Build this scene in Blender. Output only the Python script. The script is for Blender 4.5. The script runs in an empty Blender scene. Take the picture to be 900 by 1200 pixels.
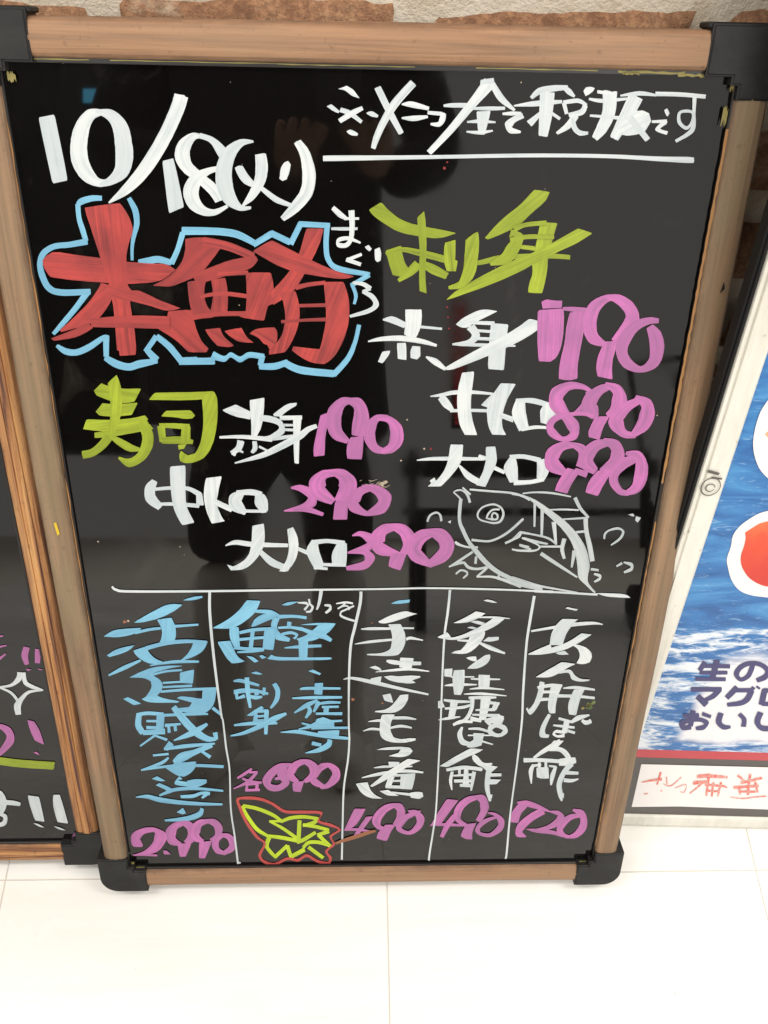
import bpy, bmesh, math, random
from mathutils import Vector, Matrix, noise
random.seed(7)
S = bpy.context.scene
COL = S.collection
# ------------------------------------------------------------------ camera
cam_d = bpy.data.cameras.new('camera'); cam_o = bpy.data.objects.new('camera', cam_d); COL.objects.link(cam_o)
CAM = Vector((-0.01672,-0.24363,1.14682))
r, u, b = Vector((0.99927,-0.01960,0.03285)), Vector((-0.00206,0.82992,0.55788)), Vector((-0.03819,-0.55754,0.82927))
cam_o.matrix_world = Matrix(((r.x, u.x, b.x, CAM.x), (r.y, u.y, b.y, CAM.y), (r.z, u.z, b.z, CAM.z), (0, 0, 0, 1)))
cam_d.sensor_fit = 'VERTICAL'; cam_d.sensor_height = 36; cam_d.lens = 36*1050/1200
cam_d.clip_start = 0.02; cam_d.clip_end = 200
S.camera = cam_o
# ------------------------------------------------------------------ light of the shop: pale surroundings and ceiling lamps
W = bpy.data.worlds.new('World'); S.world = W; W.use_nodes = True
bg = W.node_tree.nodes['Background']; bg.inputs[0].default_value = (1.0, 0.955, 0.89, 1); bg.inputs[1].default_value = 0.98
S.view_settings.view_transform = 'Standard'; S.view_settings.look = 'None'
S.view_settings.exposure = 0.0; S.view_settings.gamma = 1.0

def area(x, y, z, sx, sy, power):
    l = bpy.data.lights.new('ceiling_lamp', 'AREA'); l.shape = 'RECTANGLE'; l.size = sx; l.size_y = sy; l.energy = power
    l.color = (1.0, 0.97, 0.92)
    o = bpy.data.objects.new('ceiling_lamp', l); COL.objects.link(o); o.location = (x, y, z)
    return o
for lx in (-1.3, 1.3):
    area(lx, -0.15, 2.7, 1.2, 0.3, 24)
    area(lx, -1.6, 2.7, 1.2, 0.3, 24)
    area(lx, -2.75, 2.7, 1.2, 0.3, 34)
    for ly in (-4.8, -7.2, -9.6):
        far = area(lx, ly, 2.7, 1.2, 1.2, 26); far.data.spread = math.radians(95)     # added to brighten the far floor; narrow spread hides them from the gloss

# ------------------------------------------------------------------ materials
def new_mat(name, rough=0.5, col=(0.5, 0.5, 0.5), spec=0.5):
    m = bpy.data.materials.new(name); m.use_nodes = True
    p = m.node_tree.nodes['Principled BSDF']
    p.inputs['Base Color'].default_value = (*col, 1); p.inputs['Roughness'].default_value = rough
    p.inputs['Specular IOR Level'].default_value = spec
    return m, m.node_tree, p
def node(nt, t, **k):
    n = nt.nodes.new(t)
    for a, v in k.items():
        if a in n.inputs.keys(): n.inputs[a].default_value = v
        else: setattr(n, a, v)
    return n
def ramp(nt, fac, stops):
    n = nt.nodes.new('ShaderNodeValToRGB'); e = n.color_ramp.elements
    while len(e) < len(stops): e.new(0.5)
    for i, (p, c) in enumerate(stops):
        e[i].position = p; e[i].color = (*c, 1) if len(c) == 3 else c
    nt.links.new(fac, n.inputs[0]); return n.outputs[0]
def mapping(nt, src, scale, loc=(0, 0, 0)):
    m = nt.nodes.new('ShaderNodeMapping'); m.inputs['Scale'].default_value = scale; m.inputs['Location'].default_value = loc
    nt.links.new(src, m.inputs['Vector']); return m.outputs[0]
def coord(nt, which='Object'):
    return nt.nodes.new('ShaderNodeTexCoord').outputs[which]
def noise_t(nt, vec, scale, detail=4, rough=0.6, dist=0.0):
    n = nt.nodes.new('ShaderNodeTexNoise'); n.inputs['Scale'].default_value = scale; n.inputs['Detail'].default_value = detail
    n.inputs['Roughness'].default_value = rough; n.inputs['Distortion'].default_value = dist
    nt.links.new(vec, n.inputs['Vector']); return n.outputs[0]
def mixc(nt, fac, a, c, mode='MIX'):
    n = nt.nodes.new('ShaderNodeMix'); n.data_type = 'RGBA'; n.blend_type = mode
    for s, v in ((n.inputs[0], fac), (n.inputs[6], a), (n.inputs[7], c)):
        if isinstance(v, (int, float)): s.default_value = v
        elif isinstance(v, tuple): s.default_value = (*v, 1)
        else: nt.links.new(v, s)
    return n.outputs[2]
def math_n(nt, op, a, c=0.0, clamp=False):
    n = nt.nodes.new('ShaderNodeMath'); n.operation = op; n.use_clamp = clamp
    for i, v in ((0, a), (1, c)):
        if isinstance(v, (int, float)): n.inputs[i].default_value = v
        else: nt.links.new(v, n.inputs[i])
    return n.outputs[0]
def bump(nt, p, h, strength=0.3, dist=0.001):
    n = nt.nodes.new('ShaderNodeBump'); n.inputs['Strength'].default_value = strength; n.inputs['Distance'].default_value = dist
    nt.links.new(h, n.inputs['Height']); nt.links.new(n.outputs[0], p.inputs['Normal'])

def srgb(r, g, b): return tuple(((c/255+0.055)/1.055)**2.4 if c > 10 else c/255/12.92 for c in (r, g, b))

PAINT = {}
def paint(name, thick, thin, body=0.5, thru=0.35):
    m, nt, p = new_mat('paint_'+name, 0.42, thick, 0.35)
    uv = nt.nodes.new('ShaderNodeUVMap').outputs[0]
    fine = noise_t(nt, mapping(nt, uv, (9, 1000, 1)), 1.0, 3, 0.75, 0.1)      # bristle streaks run along the stroke
    broad = noise_t(nt, mapping(nt, uv, (14, 260, 1), (3, 5, 0)), 1.0, 2, 0.5)
    cloud = noise_t(nt, coord(nt), 35, 3, 0.6)
    s = math_n(nt, 'ADD', math_n(nt, 'MULTIPLY', fine, 0.55), math_n(nt, 'MULTIPLY', broad, 0.45))
    s = math_n(nt, 'ADD', s, math_n(nt, 'MULTIPLY', math_n(nt, 'SUBTRACT', cloud, 0.5), 0.35))
    f = ramp(nt, s, [(0.36, (0, 0, 0)), (body+0.10, (1, 1, 1))])
    tn = nt.nodes.new('ShaderNodeAttribute'); tn.attribute_name = 'tone'
    thin2 = mixc(nt, 0.75, thick, thin)
    c = mixc(nt, f, thin, mixc(nt, math_n(nt, 'MULTIPLY', tn.outputs['Fac'], 0.9), thick, thin2))
    bare = ramp(nt, s, [(0.27, (1, 1, 1)), (0.36, (0, 0, 0))])                # thin streaks where the board shows through
    c = mixc(nt, math_n(nt, 'MULTIPLY', bare, thru), c, (0.02, 0.018, 0.016))
    nt.links.new(c, p.inputs['Base Color'])
    bump(nt, p, s, 0.25, 0.0006)
    PAINT[name] = m
paint('white', (0.625, 0.655, 0.655), (0.42, 0.475, 0.495), 0.46, 0.3)
paint('chalk', (0.50, 0.535, 0.535), (0.34, 0.38, 0.39), 0.48, 0.3)
paint('blue', (0.20, 0.46, 0.62), (0.135, 0.33, 0.48), 0.47, 0.25)
paint('red', (0.46, 0.062, 0.055), (0.20, 0.036, 0.038), 0.52, 0.3)
paint('pink', (0.54, 0.155, 0.41), (0.30, 0.115, 0.26), 0.52, 0.25)
paint('green', (0.36, 0.44, 0.035), (0.19, 0.24, 0.02), 0.52, 0.6)
paint('lime', (0.48, 0.62, 0.02), (0.32, 0.42, 0.02), 0.45, 0.2)
paint('coral', (0.50, 0.08, 0.06), (0.36, 0.05, 0.05), 0.45, 0.2)
paint('slate', (0.070, 0.065, 0.165), (0.065, 0.06, 0.155), 0.4, 0.0)
def scrawl():
    m, nt, p = new_mat('faded_red_marker', 0.6, (0.8, 0.2, 0.16), 0.2)
    nz = noise_t(nt, coord(nt), 260, 4, 0.75)
    nt.links.new(ramp(nt, nz, [(0.40, (0.82, 0.50, 0.44)), (0.58, (0.75, 0.13, 0.10))]), p.inputs['Base Color'])
    a = ramp(nt, nz, [(0.34, (0.15,)*3), (0.46, (1, 1, 1))]); nt.links.new(a, p.inputs['Alpha'])
    PAINT['scrawl'] = m
scrawl()

def panel_mat():
    m, nt, p = new_mat('glossy_black_board', 0.04, (0.003, 0.003, 0.003), 0.56)
    co = coord(nt)
    sm = noise_t(nt, mapping(nt, co, (1, 1, 1)), 9, 5, 0.65, 0.8)
    rr = ramp(nt, sm, [(0.45, (0.025,)*3), (0.75, (0.12,)*3)])
    nt.links.new(rr, p.inputs['Roughness'])
    dust = noise_t(nt, co, 420, 2, 0.5)
    big = noise_t(nt, co, 5, 3, 0.6)
    d = math_n(nt, 'MULTIPLY', ramp(nt, dust, [(0.73, (0, 0, 0)), (0.80, (1, 1, 1))]), math_n(nt, 'MULTIPLY', ramp(nt, big, [(0.5, (0,)*3), (0.7, (1,)*3)]), 0.12))
    hz = noise_t(nt, mapping(nt, co, (1, 0.6, 1), (3, 4, 0)), 13, 5, 0.6, 1.2)
    hb = mixc(nt, ramp(nt, hz, [(0.60, (0,)*3), (0.80, (0.4,)*3)]), (0.0032, 0.0028, 0.0025), (0.045, 0.038, 0.032))
    nt.links.new(mixc(nt, d, hb, (0.35, 0.3, 0.25)), p.inputs['Base Color'])
    return m
M_PANEL = panel_mat()

def wood(name, a, c, dark, streak, green=None, gs=(2.2, 70, 1), st=((0.30, 0.45, 0.66))):
    m, nt, p = new_mat(name, 0.58, a, 0.3)
    co = coord(nt, 'UV')
    g = noise_t(nt, mapping(nt, co, gs), 1.0, 5, 0.65, 0.6)
    g2 = noise_t(nt, mapping(nt, co, (5, 300, 1), (4, 2, 0)), 1.0, 3, 0.7, 0.2)
    cl = noise_t(nt, mapping(nt, co, (6, 18, 1), (9, 1, 0)), 1.0, 4, 0.6)
    base = ramp(nt, g, [(st[0], dark), (st[1], c), (st[2], a)])
    base = mixc(nt, math_n(nt, 'MULTIPLY', ramp(nt, g2, [(0.35, (1,)*3), (0.55, (0,)*3)]), streak), base, dark)
    if green:
        base = mixc(nt, math_n(nt, 'MULTIPLY', ramp(nt, cl, [(0.42, (0,)*3), (0.66, (1,)*3)]), 0.55), base, green)
    lf = noise_t(nt, mapping(nt, co, (3.0, 5, 1), (2, 8, 0)), 1.0, 2, 0.5)
    if green: base = mixc(nt, math_n(nt, 'MULTIPLY', ramp(nt, lf, [(0.45, (0,)*3), (0.60, (1,)*3)]), 0.5), base, green)
    spk = noise_t(nt, coord(nt, 'Object'), 160, 3, 0.7)
    base = mixc(nt, math_n(nt, 'MULTIPLY', ramp(nt, spk, [(0.62, (0,)*3), (0.72, (1,)*3)]), 0.55), base, dark)
    ea = nt.nodes.new('ShaderNodeAttribute'); ea.attribute_name = 'edge'      # darker along both edges, broken up by noise
    edge_mottle = noise_t(nt, mapping(nt, co, (18, 60, 1), (1, 7, 0)), 1.0, 4, 0.7)
    eg = math_n(nt, 'MULTIPLY', ea.outputs['Fac'], ramp(nt, edge_mottle, [(0.38, (0.15,)*3), (0.58, (0.85,)*3)]))
    base = mixc(nt, eg, base, dark)
    nt.links.new(base, p.inputs['Base Color'])
    bump(nt, p, math_n(nt, 'ADD', g, g2), 0.4, 0.0010)
    return m
M_RAIL = wood('weathered_wood', (0.345, 0.205, 0.118), (0.25, 0.152, 0.090), (0.12, 0.078, 0.05), 0.5, (0.215, 0.175, 0.105))
M_RAILT = wood('weathered_wood_warm', (0.44, 0.240, 0.130), (0.33, 0.180, 0.098), (0.15, 0.085, 0.052), 0.5, (0.30, 0.19, 0.115))
M_RAIL2 = wood('burnt_pine', (0.62, 0.33, 0.13), (0.44, 0.20, 0.075), (0.10, 0.045, 0.035), 0.5, None, (4.5, 110, 1), (0.36, 0.47, 0.60))

def plastic():
    m, nt, p = new_mat('black_plastic', 0.5, (0.03, 0.03, 0.031), 0.3)
    co = coord(nt)
    d = noise_t(nt, co, 28, 6, 0.7, 0.5)
    nt.links.new(ramp(nt, d, [(0.35, (0.009, 0.009, 0.009)), (0.6, (0.020, 0.020, 0.019)), (0.78, (0.060, 0.057, 0.045))]), p.inputs['Base Color'])
    bump(nt, p, noise_t(nt, co, 900, 2, 0.5), 0.15, 0.0004)
    return m
M_PLASTIC = plastic()
M_CRUD = new_mat('yellow_paint_crud', 0.7, (0.24, 0.20, 0.06))[0]
M_OCHRE = new_mat('ochre_edge', 0.6, (0.33, 0.16, 0.05))[0]
M_DARKLIP = new_mat('dark_lip', 0.4, (0.012, 0.010, 0.009))[0]

def brick_mat(i):
    m, nt, p = new_mat('brick_face', 0.88, (0.4, 0.2, 0.1), 0.2)
    co = coord(nt)
    a = noise_t(nt, co, 22, 6, 0.7, 0.4); f = noise_t(nt, co, 160, 5, 0.75)
    col = ramp(nt, a, [(0.3, (0.24, 0.12, 0.065)), (0.5, (0.42, 0.22, 0.12)), (0.72, (0.56, 0.34, 0.19))])
    col = mixc(nt, ramp(nt, f, [(0.42, (0.6,)*3), (0.6, (0,)*3)]), col, (0.14, 0.07, 0.045))
    sm = noise_t(nt, mapping(nt, co, (1, 1, 2.0), (i*3.1, 0, 0)), 14, 5, 0.65)
    col = mixc(nt, ramp(nt, sm, [(0.60, (0,)*3), (0.72, (0.7,)*3)]), col, (0.60, 0.49, 0.36))
    nt.links.new(col, p.inputs['Base Color']); bump(nt, p, math_n(nt, 'ADD', f, a), 0.9, 0.004)
    return m
def mortar_mat():
    m, nt, p = new_mat('mortar', 0.9, (0.6, 0.5, 0.38), 0.2)
    co = coord(nt); a = noise_t(nt, co, 16, 6, 0.7, 0.6); f = noise_t(nt, co, 240, 4, 0.7)
    col = ramp(nt, a, [(0.32, (0.56, 0.45, 0.33)), (0.50, (0.72, 0.63, 0.50)), (0.72, (0.80, 0.73, 0.62))])
    nt.links.new(col, p.inputs['Base Color']); bump(nt, p, math_n(nt, 'ADD', f, a), 0.7, 0.003)
    return m
def tile_mat():
    m, nt, p = new_mat('pale_floor_tile', 0.22, (0.82, 0.80, 0.74), 0.5)
    co = coord(nt); w = nt.nodes.new('ShaderNodeNewGeometry').outputs['Position']
    a = noise_t(nt, mapping(nt, w, (3, 26, 1)), 1.0, 5, 0.6, 0.6)
    b2 = noise_t(nt, mapping(nt, w, (6, 6, 6)), 1.0, 4, 0.6)
    col = ramp(nt, a, [(0.35, (0.82, 0.80, 0.755)), (0.6, (0.86, 0.85, 0.815))])
    spk = noise_t(nt, w, 55, 1, 0.4)
    col = mixc(nt, ramp(nt, spk, [(0.815, (0,)*3), (0.83, (0.5,)*3)]), col, (0.12, 0.10, 0.09))
    nt.links.new(col, p.inputs['Base Color'])
    nt.links.new(ramp(nt, b2, [(0.3, (0.16,)*3), (0.7, (0.34,)*3)]), p.inputs['Roughness'])
    return m
M_TILE = tile_mat()
M_GROUT = new_mat('grout', 0.9, (0.62, 0.58, 0.52))[0]

# ------------------------------------------------------------------ helpers
def link(name, me, mats, parent=None, matrix=None):
    o = bpy.data.objects.new(name, me); COL.objects.link(o)
    for m in (mats if isinstance(mats, (list, tuple)) else [mats]):
        if m.name not in [x.name for x in me.materials]: me.materials.append(m)
    if parent: o.parent = parent
    if matrix is not None: o.matrix_local = matrix
    return o
def empty(name, label, cat, matrix=None, group=None):
    o = bpy.data.objects.new(name, None); COL.objects.link(o); o.empty_display_size = 0.05
    if matrix is not None: o.matrix_world = matrix
    o['label'] = label; o['category'] = cat
    if group: o['group'] = group
    return o
def from_bm(name, bm, mats, parent=None, matrix=None, smooth=False):
    me = bpy.data.meshes.new(name); bm.normal_update(); bm.to_mesh(me); bm.free()
    if smooth:
        for p in me.polygons: p.use_smooth = True
    return link(name, me, mats, parent, matrix)
def box_bm(x0, x1, y0, y1, z0, z1, bev=0.0, seg=2, bm=None):
    bm = bm or bmesh.new()
    vs = [bm.verts.new((x, y, z)) for z in (z0, z1) for y in (y0, y1) for x in (x0, x1)]
    fs = [bm.faces.new([vs[i] for i in f]) for f in ((0, 2, 3, 1), (4, 5, 7, 6), (0, 1, 5, 4), (2, 6, 7, 3), (0, 4, 6, 2), (1, 3, 7, 5))]
    if bev > 0:
        es = set(e for f in fs for e in f.edges)
        bmesh.ops.bevel(bm, geom=list(es), offset=bev, segments=seg, affect='EDGES', profile=0.5)
    return bm
def plane_matrix(org, ex, ey, en):
    return Matrix(((ex.x, ey.x, en.x, org.x), (ex.y, ey.y, en.y, org.y), (ex.z, ey.z, en.z, org.z), (0, 0, 0, 1)))

# ------------------------------------------------------------------ brush strokes
def catmull(P, closed, n):
    out = []; N = len(P)
    segs = N if closed else N-1
    if N == 2: return [tuple(a+(c-a)*t/n for a, c in zip(P[0], P[1])) for t in range(n+1)]
    for i in range(segs):
        if closed: p0, p1, p2, p3 = P[(i-1) % N], P[i], P[(i+1) % N], P[(i+2) % N]
        else: p0, p1, p2, p3 = P[max(i-1, 0)], P[i], P[i+1], P[min(i+2, N-1)]
        for k in range(n):
            t = k/n; t2 = t*t; t3 = t2*t
            out.append(tuple(0.5*(2*b+(c-a)*t+(2*a-5*b+4*c-d)*t2+(3*b-a-3*c+d)*t3) for a, b, c, d in zip(p0, p1, p2, p3)))
    if not closed: out.append(P[-1])
    return out
def chaikin(P, its=2):
    for _ in range(its):
        Q = []; N = len(P)
        for i in range(N):
            a, b2, c = Vector(P[i-1]), Vector(P[i]), Vector(P[(i+1) % N])
            d1, d2 = b2-a, c-b2
            if d1.length < 1e-7 or d2.length < 1e-7: continue
            ang = abs(math.degrees(d1.angle(d2)))
            k = 0.25 if ang < 42 else 0.06
            Q.append(tuple(b2-d1*k)); Q.append(tuple(b2+d2*k))
        P = Q
    return P
CNT = [0]
def stroke_into(bm, uvl, spec, jag=True):
    kind, body = spec[0], spec[1:]
    z0 = 0.0003+(CNT[0] % 70)*1.1e-5; CNT[0] += 1
    tly = bm.faces.layers.float.get('tone') or bm.faces.layers.float.new('tone'); tone = random.random()**1.3
    pts = [tuple(int(a)*1e-4 for a in t.split()) for t in body.split(',')]
    off = random.uniform(0, 50)
    if kind == 'p':
        P = chaikin([p[:2] for p in pts])
        cx = sum(p[0] for p in P)/len(P); cy = sum(p[1] for p in P)/len(P)
        sxx = sum((p[0]-cx)**2 for p in P); syy = sum((p[1]-cy)**2 for p in P); sxy = sum((p[0]-cx)*(p[1]-cy) for p in P)
        th = 0.5*math.atan2(2*sxy, sxx-syy); ca, sa = math.cos(th), math.sin(th)
        amp = 0.00012 if jag else 0
        vs = [bm.verts.new((x+random.uniform(-amp, amp), y+random.uniform(-amp, amp), z0)) for x, y in P]
        try: f = bm.faces.new(vs)
        except ValueError: return
        f.normal_update()
        if f.normal.z < 0: f.normal_flip()
        f[tly] = tone
        for l in f.loops:
            x, y = l.vert.co.x-cx, l.vert.co.y-cy
            l[uvl].uv = (x*ca+y*sa+off, -x*sa+y*ca+off)
        return
    closed = kind == 'c'
    Q = catmull(pts, closed, 7)
    K = 6; rows = []; L = 0; Ls = []
    for i, q in enumerate(Q):
        if i: L += math.hypot(q[0]-Q[i-1][0], q[1]-Q[i-1][1])
        Ls.append(L)
    wid = []
    for i, (x, y, hx, hy) in enumerate(Q):
        a = Q[(i-1) % len(Q)] if closed else Q[max(i-1, 0)]
        c = Q[(i+1) % len(Q)] if closed else Q[min(i+1, len(Q)-1)]
        tx, ty = c[0]-a[0], c[1]-a[1]; tl = math.hypot(tx, ty) or 1; tx /= tl; ty /= tl
        hl = math.hypot(hx, hy); row = []
        for k in range(K+1):
            s = 1-2*k/K
            e = 0
            if not closed and i in (0, len(Q)-1):
                sg = -1 if i == 0 else 1
                e = sg*(hl*0.08*math.sqrt(max(0, 1-s*s)) + (random.uniform(-0.1, 0.1)*min(hl, 0.006) if jag else 0))
            ed = 1+ (random.uniform(-0.02, 0.02) if abs(s) == 1 else 0)
            row.append(bm.verts.new((x+hx*s*ed+tx*e, y+hy*s*ed+ty*e, z0+i*4e-7)))
        rows.append(row); wid.append(hl)
    n = len(rows)
    for i in range(n if closed else n-1):
        j = (i+1) % n
        for k in range(K):
            q4 = (rows[i][k], rows[i][k+1], rows[j][k+1], rows[j][k])
            try: f = bm.faces.new(q4)
            except ValueError: continue
            f.normal_update()
            if f.normal.z < 0: f.normal_flip()
            Lj = Ls[j] if j else L+1e-3
            f[tly] = tone
            for l in f.loops:
                a = i if l.vert in rows[i] else j
                kk = (rows[i] if a == i else rows[j]).index(l.vert)
                l[uvl].uv = ((Ls[i] if a == i else Lj)+off, wid[a]*(1-2*kk/K)+off)
def write_all(data, parent, jag=True):
    for ln in data.strip().split('\n'):
        name, label, colr, specs = ln.split('|')
        bm = bmesh.new(); bm.faces.layers.float.new('tone'); uvl = bm.loops.layers.uv.new('UVMap')
        for s in specs.split(';'): stroke_into(bm, uvl, s, jag)
        o = from_bm(name, bm, PAINT[colr], parent)
        o['label'] = label

# ------------------------------------------------------------------ setting: floor
bm = box_bm(-14, 14, -14, 1.2, -0.05, -0.0012)
floor = from_bm('floor', bm, M_GROUT); floor['kind'] = 'structure'
tme = None
TS = 0.4555
for i in range(-8, 9):
    for j in range(-9, 2):
        if tme is None:
            bm = box_bm(0.0006, TS-0.0006, 0.0006, TS-0.0006, -0.012, 0.0, 0.0006, 1)
            t = from_bm('tile', bm, M_TILE, floor); tme = t.data
        else: t = link('tile', tme, M_TILE, floor)
        t.location = (0.029+i*TS, -0.003+j*TS, -random.uniform(0, 0.0002))

# ------------------------------------------------------------------ setting: brick wall
WY = 0.452
wall = empty('brick_wall', 'rustic red-brown brick wall with thick cream mortar behind the boards', 'wall', Matrix.Translation((0, WY, 0)))
MM = mortar_mat()
bm = bmesh.new()
nx, nz = 170, 70
gv = [[None]*(nz+1) for _ in range(nx+1)]
for i in range(nx+1):
    for k in range(nz+1):
        x = -2.4+4.8*i/nx; z = 2.2*k/nz
        gv[i][k] = bm.verts.new((x, -0.002+0.006*noise.noise(Vector((x*7, 3, z*9)))+0.003*noise.noise(Vector((x*31, 1, z*31))), z))
for i in range(nx):
    for k in range(nz): bm.faces.new((gv[i][k], gv[i+1][k], gv[i+1][k+1], gv[i][k+1]))
from_bm('mortar', bm, MM, wall, smooth=True)
bm = box_bm(-2.4, 2.4, 0.012, 0.12, 0, 2.2); from_bm('wall_core', bm, MM, wall)
BR = []
for v in range(5):
    bm = bmesh.new(); L, Hh = 0.214+0.008*random.random(), 0.074+0.006*random.random()
    a, c2 = 16, 6; g = [[None]*(c2+1) for _ in range(a+1)]
    for i in range(a+1):
        for k in range(c2+1):
            x = -L/2+L*i/a; z = -Hh/2+Hh*k/c2
            ed = min(i, a-i, k, c2-k)
            nn = noise.noise(Vector((x*40+v*9, z*60, v)))
            y = -0.004-0.005*min(ed, 1)+0.004*nn+(0.010 if ed == 0 else 0)
            g[i][k] = bm.verts.new((x+(0.006*noise.noise(Vector((z*70, v, 1))) if i in (0, a) else 0), y, z+(0.006*noise.noise(Vector((x*35+v*5, 2, v))) if k in (0, c2) else 0)))
    for i in range(a):
        for k in range(c2): bm.faces.new((g[i][k], g[i+1][k], g[i+1][k+1], g[i][k+1]))
    me = bpy.data.meshes.new('brick'); bm.normal_update(); bm.to_mesh(me); bm.free()
    for p in me.polygons: p.use_smooth = True
    me.materials.append(brick_mat(v)); BR.append(me)
for k in range(-1, 13):
    zc = 0.769-0.098*7+0.098*k
    if zc < 0.03 or zc > 1.25: continue
    for i in range(-6, 7):
        x = i*0.232+(0.116 if k % 2 else 0)-0.20
        if abs(x) > 1.15: continue
        o = bpy.data.objects.new('brick', BR[random.randrange(5)]); COL.objects.link(o); o.parent = wall
        o.location = (x+random.uniform(-.006, .006), 0, zc+random.uniform(-.004, .004)); o.rotation_euler = (0, random.uniform(-.02, .02), 0)

# ------------------------------------------------------------------ menu boards
LEAN = math.radians(28)
EX, EY, EN = Vector((1, 0, 0)), Vector((0, math.sin(LEAN), math.cos(LEAN))), Vector((0, -math.cos(LEAN), math.sin(LEAN)))
PW, PH = 0.54, 0.839
RW = 0.027
def rail_bm(length, grooves, bow=0.0):
    # runs along x from 0 to length, cross-section in (y across 0..RW, z)
    if grooves:
        prof = [(0, -0.014), (0, 0.003), (0.0012, 0.0055), (0.004, 0.0072), (0.0085, 0.0080), (0.0092, 0.0070), (0.0099, 0.0080), (0.0165, 0.0082), (0.0172, 0.0072), (0.018, 0.0080), (0.0225, 0.0068), (0.0255, 0.0045), (RW, 0.0005), (RW, -0.014)]
    else:
        prof = [(0, -0.014), (0, 0.0035), (0.0010, 0.0056), (0.0030, 0.0072), (0.0065, 0.0078), (0.0125, 0.0080), (0.0185, 0.0076), (0.0235, 0.0062), (0.0260, 0.0035), (RW, -0.0005), (RW, -0.014)]
    bm = bmesh.new(); edl = bm.verts.layers.float.new('edge'); uvl = bm.loops.layers.uv.new('UVMap'); n = 24; rows = []
    off = random.uniform(0, 20)
    for i in range(n+1):
        x = length*i/n
        w = 1+0.012*math.sin(x*9+off)+0.006*math.sin(x*31+off)
        rows.append([bm.verts.new((x, y*w+bow*math.sin(math.pi*i/n), z+0.0002*math.sin(x*23+j))) for j, (y, z) in enumerate(prof)])
    for row in rows:
        for vv, (y, z) in zip(row, prof): vv[edl] = max(0.0, 1-min(y, RW-y)/0.0065)
    acc = [0]
    for a, c in zip(prof, prof[1:]): acc.append(acc[-1]+math.hypot(c[0]-a[0], c[1]-a[1]))
    for i in range(n):
        for j in range(len(prof)-1):
            f = bm.faces.new((rows[i][j], rows[i+1][j], rows[i+1][j+1], rows[i][j+1]))
            for l, (ii, jj) in zip(f.loops, ((i, j), (i+1, j), (i+1, j+1), (i, j+1))): l[uvl].uv = (length*ii/n+off, acc[jj]+off)
    for row in (rows[0], rows[-1]): bm.faces.new(row)
    bm.faces.new([r_[0] for r_ in rows]+[r_[-1] for r_ in reversed(rows)])
    bmesh.ops.recalc_face_normals(bm, faces=bm.faces)
    return bm
def bracket(parent, sx, sy, cx, cy, ax, ay, rounded, mat=M_PLASTIC):
    """L-shaped corner cap; (cx, cy) is its outer corner, arms run inward by ax, ay"""
    T = 0.034; r = 0.020 if rounded else 0.004
    out = []
    for k in range(8):
        a = math.pi/2*k/7
        out.append((r-r*math.cos(a) if True else 0, r-r*math.sin(a)))
    # outline in local quadrant (x inward, y inward)
    outl = [(0, ay)]+[(p[0], p[1]) for p in out][0:]+[(ax, 0), (ax, T), (T+0.006, T), (T+0.006, T+0.006), (T, T+0.006), (T, ay)]
    # order: start (0,ay) -> (0,r) .. (r,0) -> (ax,0)
    bm = bmesh.new(); uvl = None
    lo = [bm.verts.new((cx+sx*x, cy+sy*y, -0.016)) for x, y in outl]
    hi = [bm.verts.new((cx+sx*x, cy+sy*y, 0.0095)) for x, y in outl]
    n = len(outl)
    ft = bm.faces.new(hi); bm.faces.new(list(reversed(lo)))
    for i in range(n): bm.faces.new((lo[i], lo[(i+1) % n], hi[(i+1) % n], hi[i]))
    bmesh.ops.recalc_face_normals(bm, faces=bm.faces)
    es = [e for e in ft.edges if e.calc_length() > 0.0008]
    bmesh.ops.bevel(bm, geom=es, offset=0.0016, segments=3, affect='EDGES')
    # thin flange that wraps over the rail at the end of each arm
    for (x0, x1, y0, y1) in (((0.004, ax+0.003, -0.0012, 0.0030),) if sy < 0 else ()):
        a, c = sorted((cx+sx*x0, cx+sx*x1)); d, e = sorted((cy+sy*y0, cy+sy*y1))
        box_bm(a, c, d, e, -0.015, 0.006, 0.001, 1, bm)
    return from_bm('corner_bracket', bm, mat, parent, smooth=False)

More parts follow.
